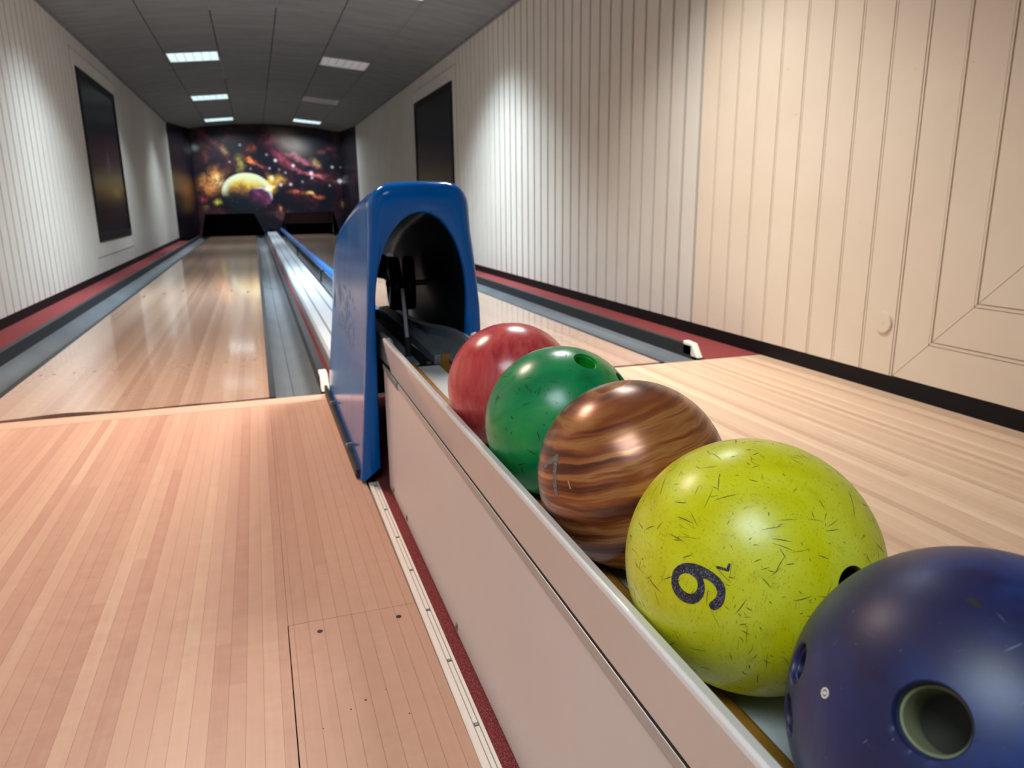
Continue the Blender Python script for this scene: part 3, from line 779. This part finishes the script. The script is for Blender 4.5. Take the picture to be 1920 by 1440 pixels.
# worn remains of an old sticker and scuffs on the lane side
st = t.noise(t.mapping(t.co(), scale=(1, 5, 6)), 3.0, 4, 0.6)[0]
by = t.math('MULTIPLY', t.rng(p[1], -0.22, -0.18), t.rng(p[1], 0.30, 0.34, 1.0, 0.0))
bz = t.math('MULTIPLY', t.rng(p[2], 0.33, 0.36), t.rng(p[2], 0.49, 0.52, 1.0, 0.0))
bx = t.rng(p[0], -0.10, -0.09, 1.0, 0.0)
stk = t.math('MULTIPLY', t.math('MULTIPLY', by, bz), t.math('MULTIPLY', bx, t.rng(st, 0.47, 0.56)))
c = t.mix(t.math('MULTIPLY', stk, 0.55), c, lin(126, 132, 118))
t.set(c, t.math('MULTIPLY_ADD', stk, 0.5, t.rng(nz, .3, .7, 0.11, 0.17)), spec=0.28); M['hood'] = t.mat
M['hoodin'] = simple('hood_shaded_lining', (0.004, 0.008, 0.022), 0.5)  # the shell's blue darkened, shade of the inside painted in
HX = 0.397
hood = empty('ball_return_hood', (HX, 2.4, 0.0))
tag(hood, 'glossy blue hood with arched opening over the far end of the ball rack', 'ball return hood')
half_l = [(0.220, 0.010), (0.224, 0.05), (0.2335, 0.2), (0.2435, 0.35), (0.254, 0.5), (0.2615, 0.62), (0.266, 0.70)]
half_r = [(0.578, 0.010), (0.577, 0.05), (0.573, 0.2), (0.5665, 0.35), (0.556, 0.5), (0.542, 0.62), (0.530, 0.70)]
def corner(cx, cz, r, a0, a1, n=8): return [(cx + r * math.cos(math.radians(a0 + (a1 - a0) * i / n)), cz + r * math.sin(math.radians(a0 + (a1 - a0) * i / n))) for i in range(n + 1)]
OUT = half_l + corner(0.3265, 0.760, 0.060, 175, 92) + [(0.36, 0.8225), (0.40, 0.8235), (0.43, 0.8225)] + corner(0.463, 0.760, 0.062, 88, 5) + half_r[::-1]
def yfront(z): return 1.985 - 0.135 * (z / 0.82)
YBK = 3.0
ZS = [(0.0, .823), (.06, .814), (.21, .788), (.465, .742), (.70, .694), (.80, .664), (.88, .626), (.95, .580), (1.0, .535)]
def ztop(tt):
    for (a, za_), (c_, zb_) in zip(ZS, ZS[1:]):
        if tt <= c_: return za_ + (zb_ - za_) * (tt - a) / (c_ - a)
    return ZS[-1][1]
def inset(poly, d):
    res = []
    for i, (x, z) in enumerate(poly):
        a = Vector(poly[max(0, i - 1)]); c_ = Vector(poly[min(len(poly) - 1, i + 1)])
        tg = (c_ - a).normalized(); nrm = Vector((tg.y, -tg.x))
        res.append((x + nrm.x * d, max(z + nrm.y * d, 0.010 if i in (0, len(poly) - 1) else -1)))
    return res
def hoodpt(x, z, tt, back=YBK):
    yf = yfront(z); k = ztop(tt) / 0.823
    xx = HX + (x - HX) * (1 - 0.04 * tt * (z / .8))
    return (xx - HX, yf + (back - yf) * tt - 2.4, z * k)
n = len(OUT)
ARC = [(0.277, 0.045)] + [(0.2755, 0.045 + 0.44 * (i + 1) / 7) for i in range(7)]
arc = corner(0, 0, 1, 180, 0, 22)
ARC += [(0.396 + 0.1205 * c_, 0.50 + 0.247 * max(0, s_) ** 0.95) for c_, s_ in arc] + [(0.5155, 0.485 - 0.44 * i / 7) for i in range(7)] + [(0.514, 0.045)]
# resample the opening so that it has as many points as the outline
def resample(poly, m):
    d = [0]
    for a, c_ in zip(poly, poly[1:]): d.append(d[-1] + math.dist(a, c_))
    out = []; j = 0
    for i in range(m):
        s_ = d[-1] * i / (m - 1)
        while j < len(d) - 2 and d[j + 1] < s_: j += 1
        u = (s_ - d[j]) / (d[j + 1] - d[j]); out.append((poly[j][0] + (poly[j + 1][0] - poly[j][0]) * u, poly[j][1] + (poly[j + 1][1] - poly[j][1]) * u))
    return out
m = 96
OUT2 = half_l + [(0.2685, 0.76)] + corner(0.2935, 0.797, 0.024, 178, 92) + [(0.33, 0.822), (0.40, 0.8235), (0.46, 0.822)] + corner(0.4955, 0.797, 0.024, 88, 4) + [(0.5235, .76)] + half_r[::-1]
OUTR = resample(OUT, m); ARCR = resample(ARC, m); OUT2R = resample(OUT2, m)
def outl(tt, d=0.0):
    u = min(1, tt / .22); u = u * u * (3 - 2 * u)
    pr = [(a[0] + (c_[0] - a[0]) * u, a[1] + (c_[1] - a[1]) * u) for a, c_ in zip(OUTR, OUT2R)]
    return inset(pr, d) if d else pr
b = MB(); rings = []
def RB(z): return 0.012 + 0.026 * max(0, min(1, (z - .5) / .28))
rings.append([(x - HX, yfront(z) + 0.012 - 2.4, z) for x, z in ARCR])                       # lip turned into the opening
rings.append([(x - HX, yfront(z) + 0.003 - 2.4, z) for x, z in inset(ARCR, -0.002)])
rings.append([(x - HX, yfront(z) - 2.4, z) for x, z in inset(ARCR, -0.005)])
for a in range(0, 91, 18):
    s_, c_ = math.sin(math.radians(a)), math.cos(math.radians(a))
    ins = [tuple(Vector(o_) + (Vector(i_) - Vector(o_)) * RB(o_[1]) * (1 - s_) / .01) for o_, i_ in zip(OUTR, inset(OUTR, .01))]
    rings.append([(x - HX, yfront(z) + RB(z) * (1 - c_) - 2.4, z) for x, z in ins])
for tt in [.04, .08, .15, .25, .35, .45, .55, .65, .72, .8, .86, .91, .96, 1.0]:
    rings.append([hoodpt(x, z, tt) for x, z in outl(tt)])
for dd in (0.006, 0.010):
    rings.append([(q[0] * (1 - dd * 3), q[1] - 0.004 * (dd > .008), q[2] * (1 - dd)) for q in rings[-1]])
vs = [p for r in rings for p in r]; fs = []
for k in range(len(rings) - 1):
    fs += [(k * m + i, k * m + i + 1, (k + 1) * m + i + 1, (k + 1) * m + i) for i in range(m - 1)]
b.add(vs, fs, 0, True)
sh = b.build('shell', M['hood'], hood)
# lining with shade in its colour: tunnel from the opening to the back
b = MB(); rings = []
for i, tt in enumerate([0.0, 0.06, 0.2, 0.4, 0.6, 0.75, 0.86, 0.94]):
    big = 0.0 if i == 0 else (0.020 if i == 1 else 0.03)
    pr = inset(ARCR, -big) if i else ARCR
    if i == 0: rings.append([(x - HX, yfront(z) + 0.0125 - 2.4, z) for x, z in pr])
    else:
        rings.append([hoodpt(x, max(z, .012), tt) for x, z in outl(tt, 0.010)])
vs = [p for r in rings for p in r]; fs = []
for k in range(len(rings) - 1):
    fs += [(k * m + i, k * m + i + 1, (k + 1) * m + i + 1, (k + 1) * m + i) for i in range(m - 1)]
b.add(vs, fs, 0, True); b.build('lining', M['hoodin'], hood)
# back plate with the ball inlet
kz = ztop(.86) / .823
plate = [((x - HX) * .94, z * kz) for x, z in inset(ARCR, -0.028)]
plate = [(x, max(z, .02)) for x, z in plate][::2]
hole = [(-0.06, 0.372), (-0.05, 0.445), (-0.02, 0.49), (0.014, 0.498), (0.05, 0.488), (0.076, 0.466), (0.088, 0.43), (0.089, 0.373)]
b = MB(); vs, fs = poly_prism(plate, [hole], 0.435, 0.445); b.add(vs, fs); b.build('back_plate', M['hoodin'], hood)
# kick plates
for s, x in ((-1, 0.2105), (1, 0.587)):
    b = MB(); xa, xb = sorted((x - HX, x - HX - s * 0.012))
    b.prism([(2.06 - 2.4, 0.001), (2.03 - 2.4, 0.004), (2.03 - 2.4, 0.030), (3.04 - 2.4, 0.044), (3.055 - 2.4, 0.001)], xa, xb, fn=lambda p: (p[1], p[0], p[2]))
    b.build('kick_plate', M['curb'], hood, 0.002)
    for y in (2.20, 2.72):
        b = MB(); b.disc((x - HX + s * .001, y - 2.4, 0.052), (s, 0, 0), 0.0065, 0.006, 16)
        b.box(min(x - HX, x - HX - s * .012), max(x - HX, x - HX - s * .012), y - 2.4 - .004, y - 2.4 + .004, 0.045, 0.058)
        b.build('bolt', M['steel'], hood, 0.001)
# lift wheels
for x, tiltz in ((0.428, 4), (0.478, 9)):
    b = MB(); seg = 40; pr = [(-.018, .03), (-.021, .07), (-.019, .083), (-.012, .090), (.012, .090), (.019, .083), (.021, .07), (.018, .03)]
    vs = []; 
    for i in range(seg):
        a = 2 * math.pi * i / seg
        vs += [(dx, r * math.cos(a), r * math.sin(a)) for dx, r in pr]
    k = len(pr); fs = [(i * k + j, i * k + (j + 1) % k, ((i + 1) % seg) * k + (j + 1) % k, ((i + 1) % seg) * k + j) for i in range(seg) for j in range(k)]
    b.add(vs, fs, 0, True)
    w = b.build('lift_wheel', M['blackrub'], hood); w.location = (x - HX, 0.1, 0.505); w.rotation_euler = (0, 0, math.radians(-tiltz))
    h = MB(); h.disc((-.014, 0, 0), (1, 0, 0), 0.031, .028, 24); h.build('hub', M['greyline'], w, 0.002)
b = MB(); b.disc((0.40 - HX, 0.1, 0.505), (1, 0, 0), 0.010, 0.155, 16); b.build('axle', M['steel'], hood)
def rod(b, a, c, r, seg=14):
    a, c = Vector(a), Vector(c); d = c - a
    b.disc(a, d.normalized(), r, d.length, seg)
M['rodgrey'] = simple('pale_grey_rod', lin(150, 150, 158), 0.4)
b = MB(); rod(b, (0.362 - HX, 1.95 - 2.4, 0.415), (0.382 - HX, 2.10 - 2.4, 0.53), 0.0055); b.build('rod', M['rodgrey'], hood)
b = MB(); rod(b, (0.364 - HX, 1.95 - 2.4, 0.36), (0.362 - HX, 1.95 - 2.4, 0.418), 0.009); b.build('rod_socket', M['dark'], hood, .002)
# ------------------------------------------------------------------ bowling balls
RB_ = 0.108
N9= [(-0.9279,-0.3275,0.1783),(-0.921,-0.3197,0.2225),(-0.9095,-0.3222,0.2627),(-0.8906,-0.3407,0.3012),(-0.8677,-0.3701,0.3319),(-0.8423,-0.4094,0.3507),(-0.8138,-0.457,0.359),(-0.786,-0.5054,0.3559),(-0.7585,-0.5539,0.3434),(-0.735,-0.5954,0.3245),(-0.7177,-0.6274,0.3022),(-0.7079,-0.6526,0.2702),(-0.7076,-0.6643,0.2409),(-0.7129,-0.6734,0.1955),(-0.7226,-0.6731,0.1577),(-0.736,-0.6655,0.1244),(-0.7532,-0.6503,0.0994),(-0.772,-0.6298,0.0857),(-0.7855,-0.6119,0.0924),(-0.7918,-0.6006,0.1114),(-0.7876,-0.602,0.1314),(-0.7717,-0.6165,0.1562),(-0.7565,-0.6288,0.1798),(-0.7486,-0.63,0.2067),(-0.7478,-0.6239,0.2271),(-0.7524,-0.6101,0.2484),(-0.7633,-0.5869,0.27),(-0.7793,-0.5594,0.2826),(-0.8027,-0.5249,0.2831),(-0.7994,-0.5411,0.261),(-0.7997,-0.5579,0.2219),(-0.8063,-0.5618,0.1853),(-0.8187,-0.5557,0.1443),(-0.8352,-0.5388,0.1101),(-0.8567,-0.5092,0.0818),(-0.8808,-0.4679,0.0719),(-0.8998,-0.4299,0.0751),(-0.9155,-0.3919,0.0905),(-0.9248,-0.3631,0.1139),(-0.9294,-0.34,0.1438)]
N9H= [(-0.9032,-0.3761,0.207),(-0.8987,-0.3738,0.2295),(-0.886,-0.3855,0.2576),(-0.8686,-0.4106,0.2773),(-0.8531,-0.4395,0.281),(-0.8404,-0.4664,0.2762),(-0.8311,-0.4893,0.2642),(-0.8277,-0.5054,0.2438),(-0.8298,-0.5143,0.2167),(-0.8365,-0.5141,0.1897),(-0.8486,-0.5024,0.1656),(-0.8618,-0.4849,0.1487),(-0.8777,-0.4568,0.1447),(-0.8905,-0.4292,0.1508),(-0.8986,-0.4067,0.1649),(-0.9039,-0.3862,0.1838)]
NL= [(-0.7296,-0.57,0.3778),(-0.7212,-0.5753,0.386),(-0.6824,-0.6227,0.3829),(-0.669,-0.6184,0.4124),(-0.6603,-0.6232,0.4191),(-0.6545,-0.6322,0.4146),(-0.6715,-0.6412,0.3714),(-0.6773,-0.6381,0.3662),(-0.7292,-0.5763,0.369)]
N7= [(-0.9119,-0.1392,0.3861),(-0.9071,-0.1682,0.3858),(-0.9148,-0.187,0.3581),(-0.9261,-0.1977,0.3212),(-0.9454,-0.2105,0.2489),(-0.9557,-0.2306,0.1827),(-0.9606,-0.2487,0.1244),(-0.9613,-0.2685,0.0616),(-0.9555,-0.2951,0.0006),(-0.9633,-0.2681,-0.0159),(-0.9708,-0.2398,-0.0093),(-0.9755,-0.2158,0.0436),(-0.9748,-0.1961,0.1069),(-0.969,-0.1755,0.174),(-0.9597,-0.1581,0.2324),(-0.9417,-0.1428,0.3045),(-0.9556,-0.1061,0.275),(-0.9682,-0.0535,0.2443),(-0.9758,-0.0362,0.2155),(-0.9824,0.0086,0.1864),(-0.9801,0.0395,0.1945),(-0.9737,0.0308,0.2256),(-0.9588,-0.0297,0.2825),(-0.9399,-0.0908,0.329)]
NT_= [(-0.9019,-0.3895,0.1869),(-0.8964,-0.3985,0.194),(-0.8885,-0.4412,0.1262),(-0.8942,-0.4328,0.1146)]

def scratches(t, base, col, axes, thr=0.70, amount=0.8, fx=7.0, fy=190.0):
    c = base
    for i, (a, b_, g) in enumerate(axes):
        v = t.mapping(t.co(), (0.37 * i, 0.11 * i, 0.7 * i), (a, b_, g), (1, 1, 1))
        v = t.mapping(v, scale=(fx * 2.2, fy, fy))
        nz = t.noise(v, 1.0, 1, 0.4)[0]
        c = t.mix(t.rng(nz, thr, thr + 0.035, 0.0, amount), c, col)
    return c
AX = [(0.2, 0.4, 0.3), (1.1, 0.2, 1.4), (0.4, 1.0, 2.3), (2.0, 0.6, 0.7), (0.7, 1.7, 0.2), (2.6, 1.2, 1.9)]
def mottled(t, scale, cols, dist=0.6, stretch=(1, 1, 1), rot=(0, 0, 0), detail=5):
    v = t.mapping(t.mapping(t.co(), rot=rot), scale=stretch)
    nz = t.noise(v, scale, detail, 0.6, dist)[0]
    n_ = len(cols)
    return t.ramp(nz, [(0.28 + 0.46 * i / (n_ - 1), cols[i]) for i in range(n_)])
M['scuff_dark'] = simple('dark_scuff', (0.045, 0.042, 0.012), 0.6)
M['scuff_green'] = simple('dark_green_scuff', (0.004, 0.03, 0.016), 0.6)
M['scuff_red'] = simple('dark_red_scuff', (0.12, 0.015, 0.015), 0.6)
M['scuff_light'] = simple('pale_blue_scuff', (0.13, 0.14, 0.24), 0.5)
# yellow
t = NT('yellow_ball'); c = mottled(t, 9, [lin(206, 198, 0), lin(216, 214, 6), lin(222, 224, 56), lin(186, 216, 8)])
fz = t.noise(t.co(), 60, 6, 0.7)[0]; c = t.mix(t.rng(fz, 0.5, 0.8, 0, 0.3), c, lin(130, 118, 10))
c = scratches(t, c, (0.08, 0.07, 0.015), [(a + .5, b_ + .9, g + .3) for a, b_, g in AX[:4]], 0.70, 0.4, 30, 900)
sp = t.noise(t.co(), 70, 1)[0]; c = t.mix(t.rng(sp, 0.86, 0.88), c, (0.02, 0.02, 0.01))
t.set(c, 0.33, coat=0.12, coat_rough=0.2); M['yellow'] = t.mat
# green
t = NT('green_ball'); c = mottled(t, 5, [lin(0, 112, 58), lin(6, 142, 82), lin(36, 160, 76), lin(100, 188, 90)], 1.2, (1, 1, 3.0), (0.5, 0.3, 0))
t.set(c, 0.3, coat=0.2, coat_rough=0.2); M['green'] = t.mat
# red
t = NT('red_ball'); c = mottled(t, 6, [lin(170, 42, 54), lin(206, 66, 70), lin(216, 88, 86), lin(224, 122, 118)], 0.5, (9, 9, 1.2), (0.35, -0.25, 0))
c = scratches(t, c, (0.12, 0.012, 0.012), AX[:3], 0.76, 0.6, 30, 600)
t.set(c, 0.26, coat=0.2, coat_rough=0.15); M['red'] = t.mat
# brown pearl
t = NT('brown_pearl_ball')
v = t.mapping(t.co(), rot=(0.15, 0.25, -0.5)); w_ = t.noise(v, 7, 4, 0.55)[1]
mv = t.n('ShaderNodeVectorMath', operation='MULTIPLY_ADD'); t.put(mv.inputs[0], w_); mv.inputs[1].default_value = (.022, .022, .022); t.put(mv.inputs[2], v)
v2 = t.mapping(mv.outputs[0], scale=(1.0, 1.5, 24))
nz = t.noise(v2, 3.0, 4, 0.55, 0.5)[0]
c = t.ramp(nz, [(0.30, lin(50, 22, 20)), (0.40, lin(104, 52, 30)), (0.50, lin(158, 86, 44)), (0.58, lin(192, 132, 74)), (0.64, lin(150, 78, 38)), (0.74, lin(90, 44, 30))])
t.set(c, t.rng(nz, .3, .7, .34, .22), metal=0.3, coat=0.4, coat_rough=0.24); M['brown'] = t.mat
# blue
t = NT('navy_ball'); c = mottled(t, 6, [lin(18, 20, 58), lin(24, 30, 76), lin(24, 58, 124), lin(66, 108, 166)], 1.0, detail=6)
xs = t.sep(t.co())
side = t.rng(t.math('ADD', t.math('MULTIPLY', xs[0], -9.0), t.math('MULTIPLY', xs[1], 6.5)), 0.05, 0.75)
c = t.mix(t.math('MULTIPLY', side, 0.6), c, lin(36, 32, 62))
c = scratches(t, c, (0.25, 0.26, 0.36), AX[:2], 0.785, 0.5, 14, 420)
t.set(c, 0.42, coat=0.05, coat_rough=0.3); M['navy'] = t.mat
M['olive'] = simple('olive_insert', lin(122, 124, 92), 0.5, var=0.05)
M['greenins'] = simple('bright_green_bore', lin(20, 150, 40), 0.35, var=0.05)
M['boredark'] = simple('dark_bore', (0.02, 0.02, 0.012), 0.5)
M['navybore'] = simple('navy_bore', lin(16, 18, 66), 0.35)
def flake(name, a, b_):
    t = NT(name); nz = t.white(t.n('ShaderNodeVectorMath', operation='FLOOR').outputs[0])
    f = t.n('ShaderNodeVectorMath', operation='SNAP'); t.put(f.inputs[0], t.co()); f.inputs[1].default_value = (.0006, .0006, .0006)
    w_ = t.white(f.outputs[0])[0]
    t.set(t.ramp(w_, [(0.0, a), (0.8, tuple(q * 1.6 for q in a)), (1.0, b_)]), 0.4, 0.2); return t.mat
M['glitter_dark'] = flake('dark_glitter_paint', lin(40, 40, 52), lin(150, 150, 165))
M['glitter_grey'] = flake('grey_glitter_paint', lin(96, 94, 90), lin(190, 186, 178))
M['tickpaint'] = simple('pale_nick', lin(190, 160, 120), 0.5)

def strokes(me, n, lmin, lmax, wmin, wmax, seed, avoid=()):
    # fine scuffs lying in the ball's surface, second material of the same mesh
    rnd = random.Random(seed); bm = bmesh.new(); bm.from_mesh(me)
    for _ in range(n):
        v = Vector((rnd.gauss(0, 1), rnd.gauss(0, 1), rnd.gauss(0, 1))).normalized()
        if any(v.angle(Vector(h)) < r for h, r in avoid): continue
        a = v.orthogonal().normalized(); b_ = v.cross(a); th = rnd.uniform(0, math.pi)
        d = a * math.cos(th) + b_ * math.sin(th); s_ = v.cross(d)
        L_ = lmin + (lmax - lmin) * rnd.random() ** 2.2; w_ = rnd.uniform(wmin, wmax); bend = rnd.uniform(-.04, .04)
        N_ = 7; top = []; bot = []
        for i in range(N_):
            u = i / (N_ - 1) * 2 - 1
            ww = w_ * (1 - abs(u) ** 1.6) + .00004
            c0 = v * RB_ + d * (L_ * u / 2) + s_ * (bend * L_ * u * u)
            top.append(bm.verts.new((c0 + s_ * ww / 2).normalized() * (RB_ + .00012))); bot.append(bm.verts.new((c0 - s_ * ww / 2).normalized() * (RB_ + .00012)))
        for i in range(N_ - 1):
            f_ = bm.faces.new((bot[i], bot[i + 1], top[i + 1], top[i])); f_.material_index = 1; f_.smooth = True
    bm.to_mesh(me); bm.free()
def ball_mesh(name, mat, loc, label, holes=(), scuff=None):
    bm = bmesh.new()
    bmesh.ops.create_uvsphere(bm, u_segments=128, v_segments=64, radius=RB_)
    me = bpy.data.meshes.new(name); bm.to_mesh(me); bm.free()
    for nrm, r, lip in holes:
        # cutter: bore plus rounded-over lip, turned about the hole axis
        nv = Vector(nrm).normalized(); a = nv.orthogonal().normalized(); c_ = nv.cross(a)
        prof = [(r, RB_ - 0.05), (r, RB_ - lip * 1.15)]
        for i in range(1, 7):
            u = i / 6 * math.pi / 2
            prof.append((r + lip * (1 - math.cos(u)), RB_ - lip * 1.15 + lip * math.sin(u) * 1.05))
        prof.append((r + lip * 1.6, RB_ + 0.02))
        seg = 48; cv = []; cf = []
        for rr, h in prof:
            cv += [nv * h + rr * (math.cos(2 * math.pi * i / seg) * a + math.sin(2 * math.pi * i / seg) * c_) for i in range(seg)]
        for k in range(len(prof) - 1):
            cf += [(k * seg + i, k * seg + (i + 1) % seg, (k + 1) * seg + (i + 1) % seg, (k + 1) * seg + i) for i in range(seg)]
        cf += [tuple(range(seg)), tuple(range((len(prof) - 1) * seg, len(prof) * seg))]
        cm = bpy.data.meshes.new('cut'); cm.from_pydata([tuple(p) for p in cv], [], cf)
        q = bmesh.new(); q.from_mesh(cm); bmesh.ops.recalc_face_normals(q, faces=q.faces); q.to_mesh(cm); q.free()
        o1 = bpy.data.objects.new('tmp_ball', me); o2 = bpy.data.objects.new('tmp_cut', cm); COL.objects.link(o1); COL.objects.link(o2)
        md = o1.modifiers.new('b', 'BOOLEAN'); md.object = o2; md.operation = 'DIFFERENCE'; md.solver = 'EXACT'
        dg = bpy.context.evaluated_depsgraph_get(); dg.update()
        nm = bpy.data.meshes.new_from_object(o1.evaluated_get(dg))
        bpy.data.objects.remove(o1); bpy.data.objects.remove(o2); bpy.data.meshes.remove(cm); bpy.data.meshes.remove(me)
        me = nm
    me.name = name; me.materials.clear()
    for p in me.polygons: p.use_smooth = True; p.material_index = 0
    if scuff: strokes(me, *scuff[1:], avoid=[(h[0], (h[1] + h[2] * 2 + .004) / RB_) for h in holes])
    o = link(name, me, [mat] + ([scuff[0]] if scuff else [])); o.location = loc
    if holes:
    
        me.set_sharp_from_angle(angle=math.radians(50))
    tag(o, label, 'bowling ball', 'bowling balls lined up on the rack')
    return o

def bore(parent, nrm, r, depth, mat, name, top=0.004, floor_mat=None):
    nv = Vector(nrm).normalized(); a = nv.orthogonal().normalized(); c_ = nv.cross(a)
    seg = 40; b = MB()
    prof = [(r - .0003, RB_ - top), (r - .0016, RB_ - top + .0003), (r - .0020, RB_ - top - .001), (r - .0020, RB_ - depth + .002)]
    vs = []; fs = []
    for rr, h in prof: vs += [nv * h + rr * (math.cos(2 * math.pi * i / seg) * a + math.sin(2 * math.pi * i / seg) * c_) for i in range(seg)]
    for k in range(len(prof) - 1): fs += [(k * seg + i, k * seg + (i + 1) % seg, (k + 1) * seg + (i + 1) % seg, (k + 1) * seg + i) for i in range(seg)]
    b.add(vs, fs, 0, True)
    b.add(vs[-seg:], [tuple(range(seg))], 1 if floor_mat else 0)
    return b.build(name, [mat] + ([floor_mat] if floor_mat else []), parent)

def decal(parent, name, outer, hole, mat, lift=0.00035, cuts=2):
    loops = [outer] + ([hole] if hole else [])
    mean = Vector((0, 0, 0))
    for q in outer: mean += Vector(q)
    mean.normalize(); a = mean.orthogonal().normalized(); c_ = mean.cross(a)
    P2 = [[Vector((Vector(q).dot(a), Vector(q).dot(c_), 0)) for q in l] for l in loops]
    tris = tessellate_polygon(P2)
    flat = [Vector(q) for l in loops for q in l]
    bm = bmesh.new(); bv = [bm.verts.new(q) for q in flat]
    for tr_ in tris:
        try: bm.faces.new([bv[i] for i in tr_])
        except ValueError: pass
    bmesh.ops.subdivide_edges(bm, edges=bm.edges[:], cuts=cuts, use_grid_fill=True)
    bmesh.ops.triangulate(bm, faces=bm.faces)
    for v_ in bm.verts: v_.co = v_.co.normalized() * (RB_ + lift)
    bmesh.ops.recalc_face_normals(bm, faces=bm.faces)
    ex = bmesh.ops.extrude_face_region(bm, geom=bm.faces[:])
    for g in ex['geom']:
        if isinstance(g, bmesh.types.BMVert): g.co = g.co.normalized() * (RB_ - 0.0006)
    bmesh.ops.recalc_face_normals(bm, faces=bm.faces)
    me = bpy.data.meshes.new(name); bm.to_mesh(me); bm.free()
    return link(name, me, mat, parent)
def smooth_loop(pts, it=2):
    for _ in range(it):
        q = []
        for i in range(len(pts)):
            a, c_ = Vector(pts[i]), Vector(pts[(i + 1) % len(pts)])
            q += [a * .75 + c_ * .25, a * .25 + c_ * .75]
        pts = q
    return [p.normalized() for p in pts]
def ring_loop(nrm, r, seg=24):
    nv = Vector(nrm).normalized(); a = nv.orthogonal().normalized(); c_ = nv.cross(a); k = r / RB_
    return [(nv + k * (math.cos(2 * math.pi * i / seg) * a + math.sin(2 * math.pi * i / seg) * c_)).normalized() for i in range(seg)]

HOLE_Y = (0.115, -0.955, 0.27)
yb_ = ball_mesh('bowling_ball', M['yellow'], (0.3826, 0.4883, 0.4637), 'scratched yellow-green bowling ball marked 9 between the brown and the blue balls', [(HOLE_Y, 0.0145, 0.002)], (M['scuff_dark'], 760, .0018, .021, .00025, .0007, 5))
bore(yb_, HOLE_Y, 0.0145, 0.048, M['boredark'], 'finger_hole')
decal(yb_, 'number_nine', smooth_loop(N9, 1), smooth_loop(N9H, 1), M['glitter_dark'])['label'] = 'glittery black number 9'
decal(yb_, 'letter_mark', NL, None, M['glitter_dark'])
G1, G2 = (0.17, -0.405, 0.898), (0.66, -0.44, 0.61)
gb = ball_mesh('bowling_ball', M['green'], (0.3873, 0.9304, 0.4657), 'scratched green bowling ball with a finger hole on top, behind the brown ball', [(G1, 0.0168, 0.0026), (G2, 0.0125, 0.002)], (M['scuff_green'], 340, .004, .020, .0006, .0014, 9))
bore(gb, G1, 0.0168, 0.045, M['greenins'], 'finger_hole', floor_mat=M['boredark']); bore(gb, G2, 0.0125, 0.045, M['boredark'], 'finger_hole')
bb = ball_mesh('bowling_ball', M['brown'], (0.3842, 0.7113, 0.4659), 'brown pearl bowling ball with wood-like swirls and a grey number 7', (), (M['scuff_dark'], 24, .002, .008, .0002, .0004, 3))
decal(bb, 'number_seven', N7, None, M['glitter_grey'])['label'] = 'grey glittery number 7'
decal(bb, 'nick', NT_, None, M['tickpaint'], cuts=1)
rb = ball_mesh('bowling_ball', M['red'], (0.3872, 1.1475, 0.4671), 'plain red streaked bowling ball, farthest on the rack next to the blue hood', (), (M['scuff_red'], 60, .001, .006, .0002, .0004, 4))
B1, B2, B3 = (-0.784, -0.322, 0.531), (-0.80, 0.533, 0.275), (-0.872, 0.490, -0.02)
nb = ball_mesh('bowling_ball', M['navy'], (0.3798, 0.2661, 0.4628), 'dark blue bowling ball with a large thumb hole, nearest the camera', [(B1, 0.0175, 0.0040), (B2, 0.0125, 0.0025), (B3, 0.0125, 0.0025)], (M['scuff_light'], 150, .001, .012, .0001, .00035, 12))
bore(nb, B1, 0.0175, 0.046, M['olive'], 'thumb_insert', top=0.0115, floor_mat=M['boredark'])['label'] = 'olive thumb insert'
bore(nb, B2, 0.0125, 0.045, M['navybore'], 'finger_hole'); bore(nb, B3, 0.0125, 0.045, M['navybore'], 'finger_hole')
LG = (-0.919, 0.18, 0.352)
decal(nb, 'logo_ring', ring_loop(LG, 0.0030), ring_loop(LG, 0.0020), M['whiteplastic'], cuts=1); decal(nb, 'logo_dot', ring_loop(LG, 0.0011, 14), None, M['whiteplastic'], cuts=1)
CH = (-0.347, -0.122, 0.930)
decal(nb, 'chip', [tuple(Vector(CH) + Vector(d)) for d in ((-.02, .035, .0), (.018, .03, 0), (.022, -.02, 0), (.004, -.012, 0), (-.006, -.05, 0), (-.018, -.03, 0))], None, M['boredark'], lift=.0001, cuts=1)

# ------------------------------------------------------------------ world and view
w = bpy.data.worlds.new('world'); scene.world = w; w.use_nodes = True
w.node_tree.nodes['Background'].inputs[0].default_value = (0.9, 0.95, 1.0, 1); w.node_tree.nodes['Background'].inputs[1].default_value = 0.03
vs_ = scene.view_settings; vs_.view_transform = 'Standard'; vs_.look = 'None'; vs_.exposure = 0.0; vs_.gamma = 1.0; vs_.use_curve_mapping = False
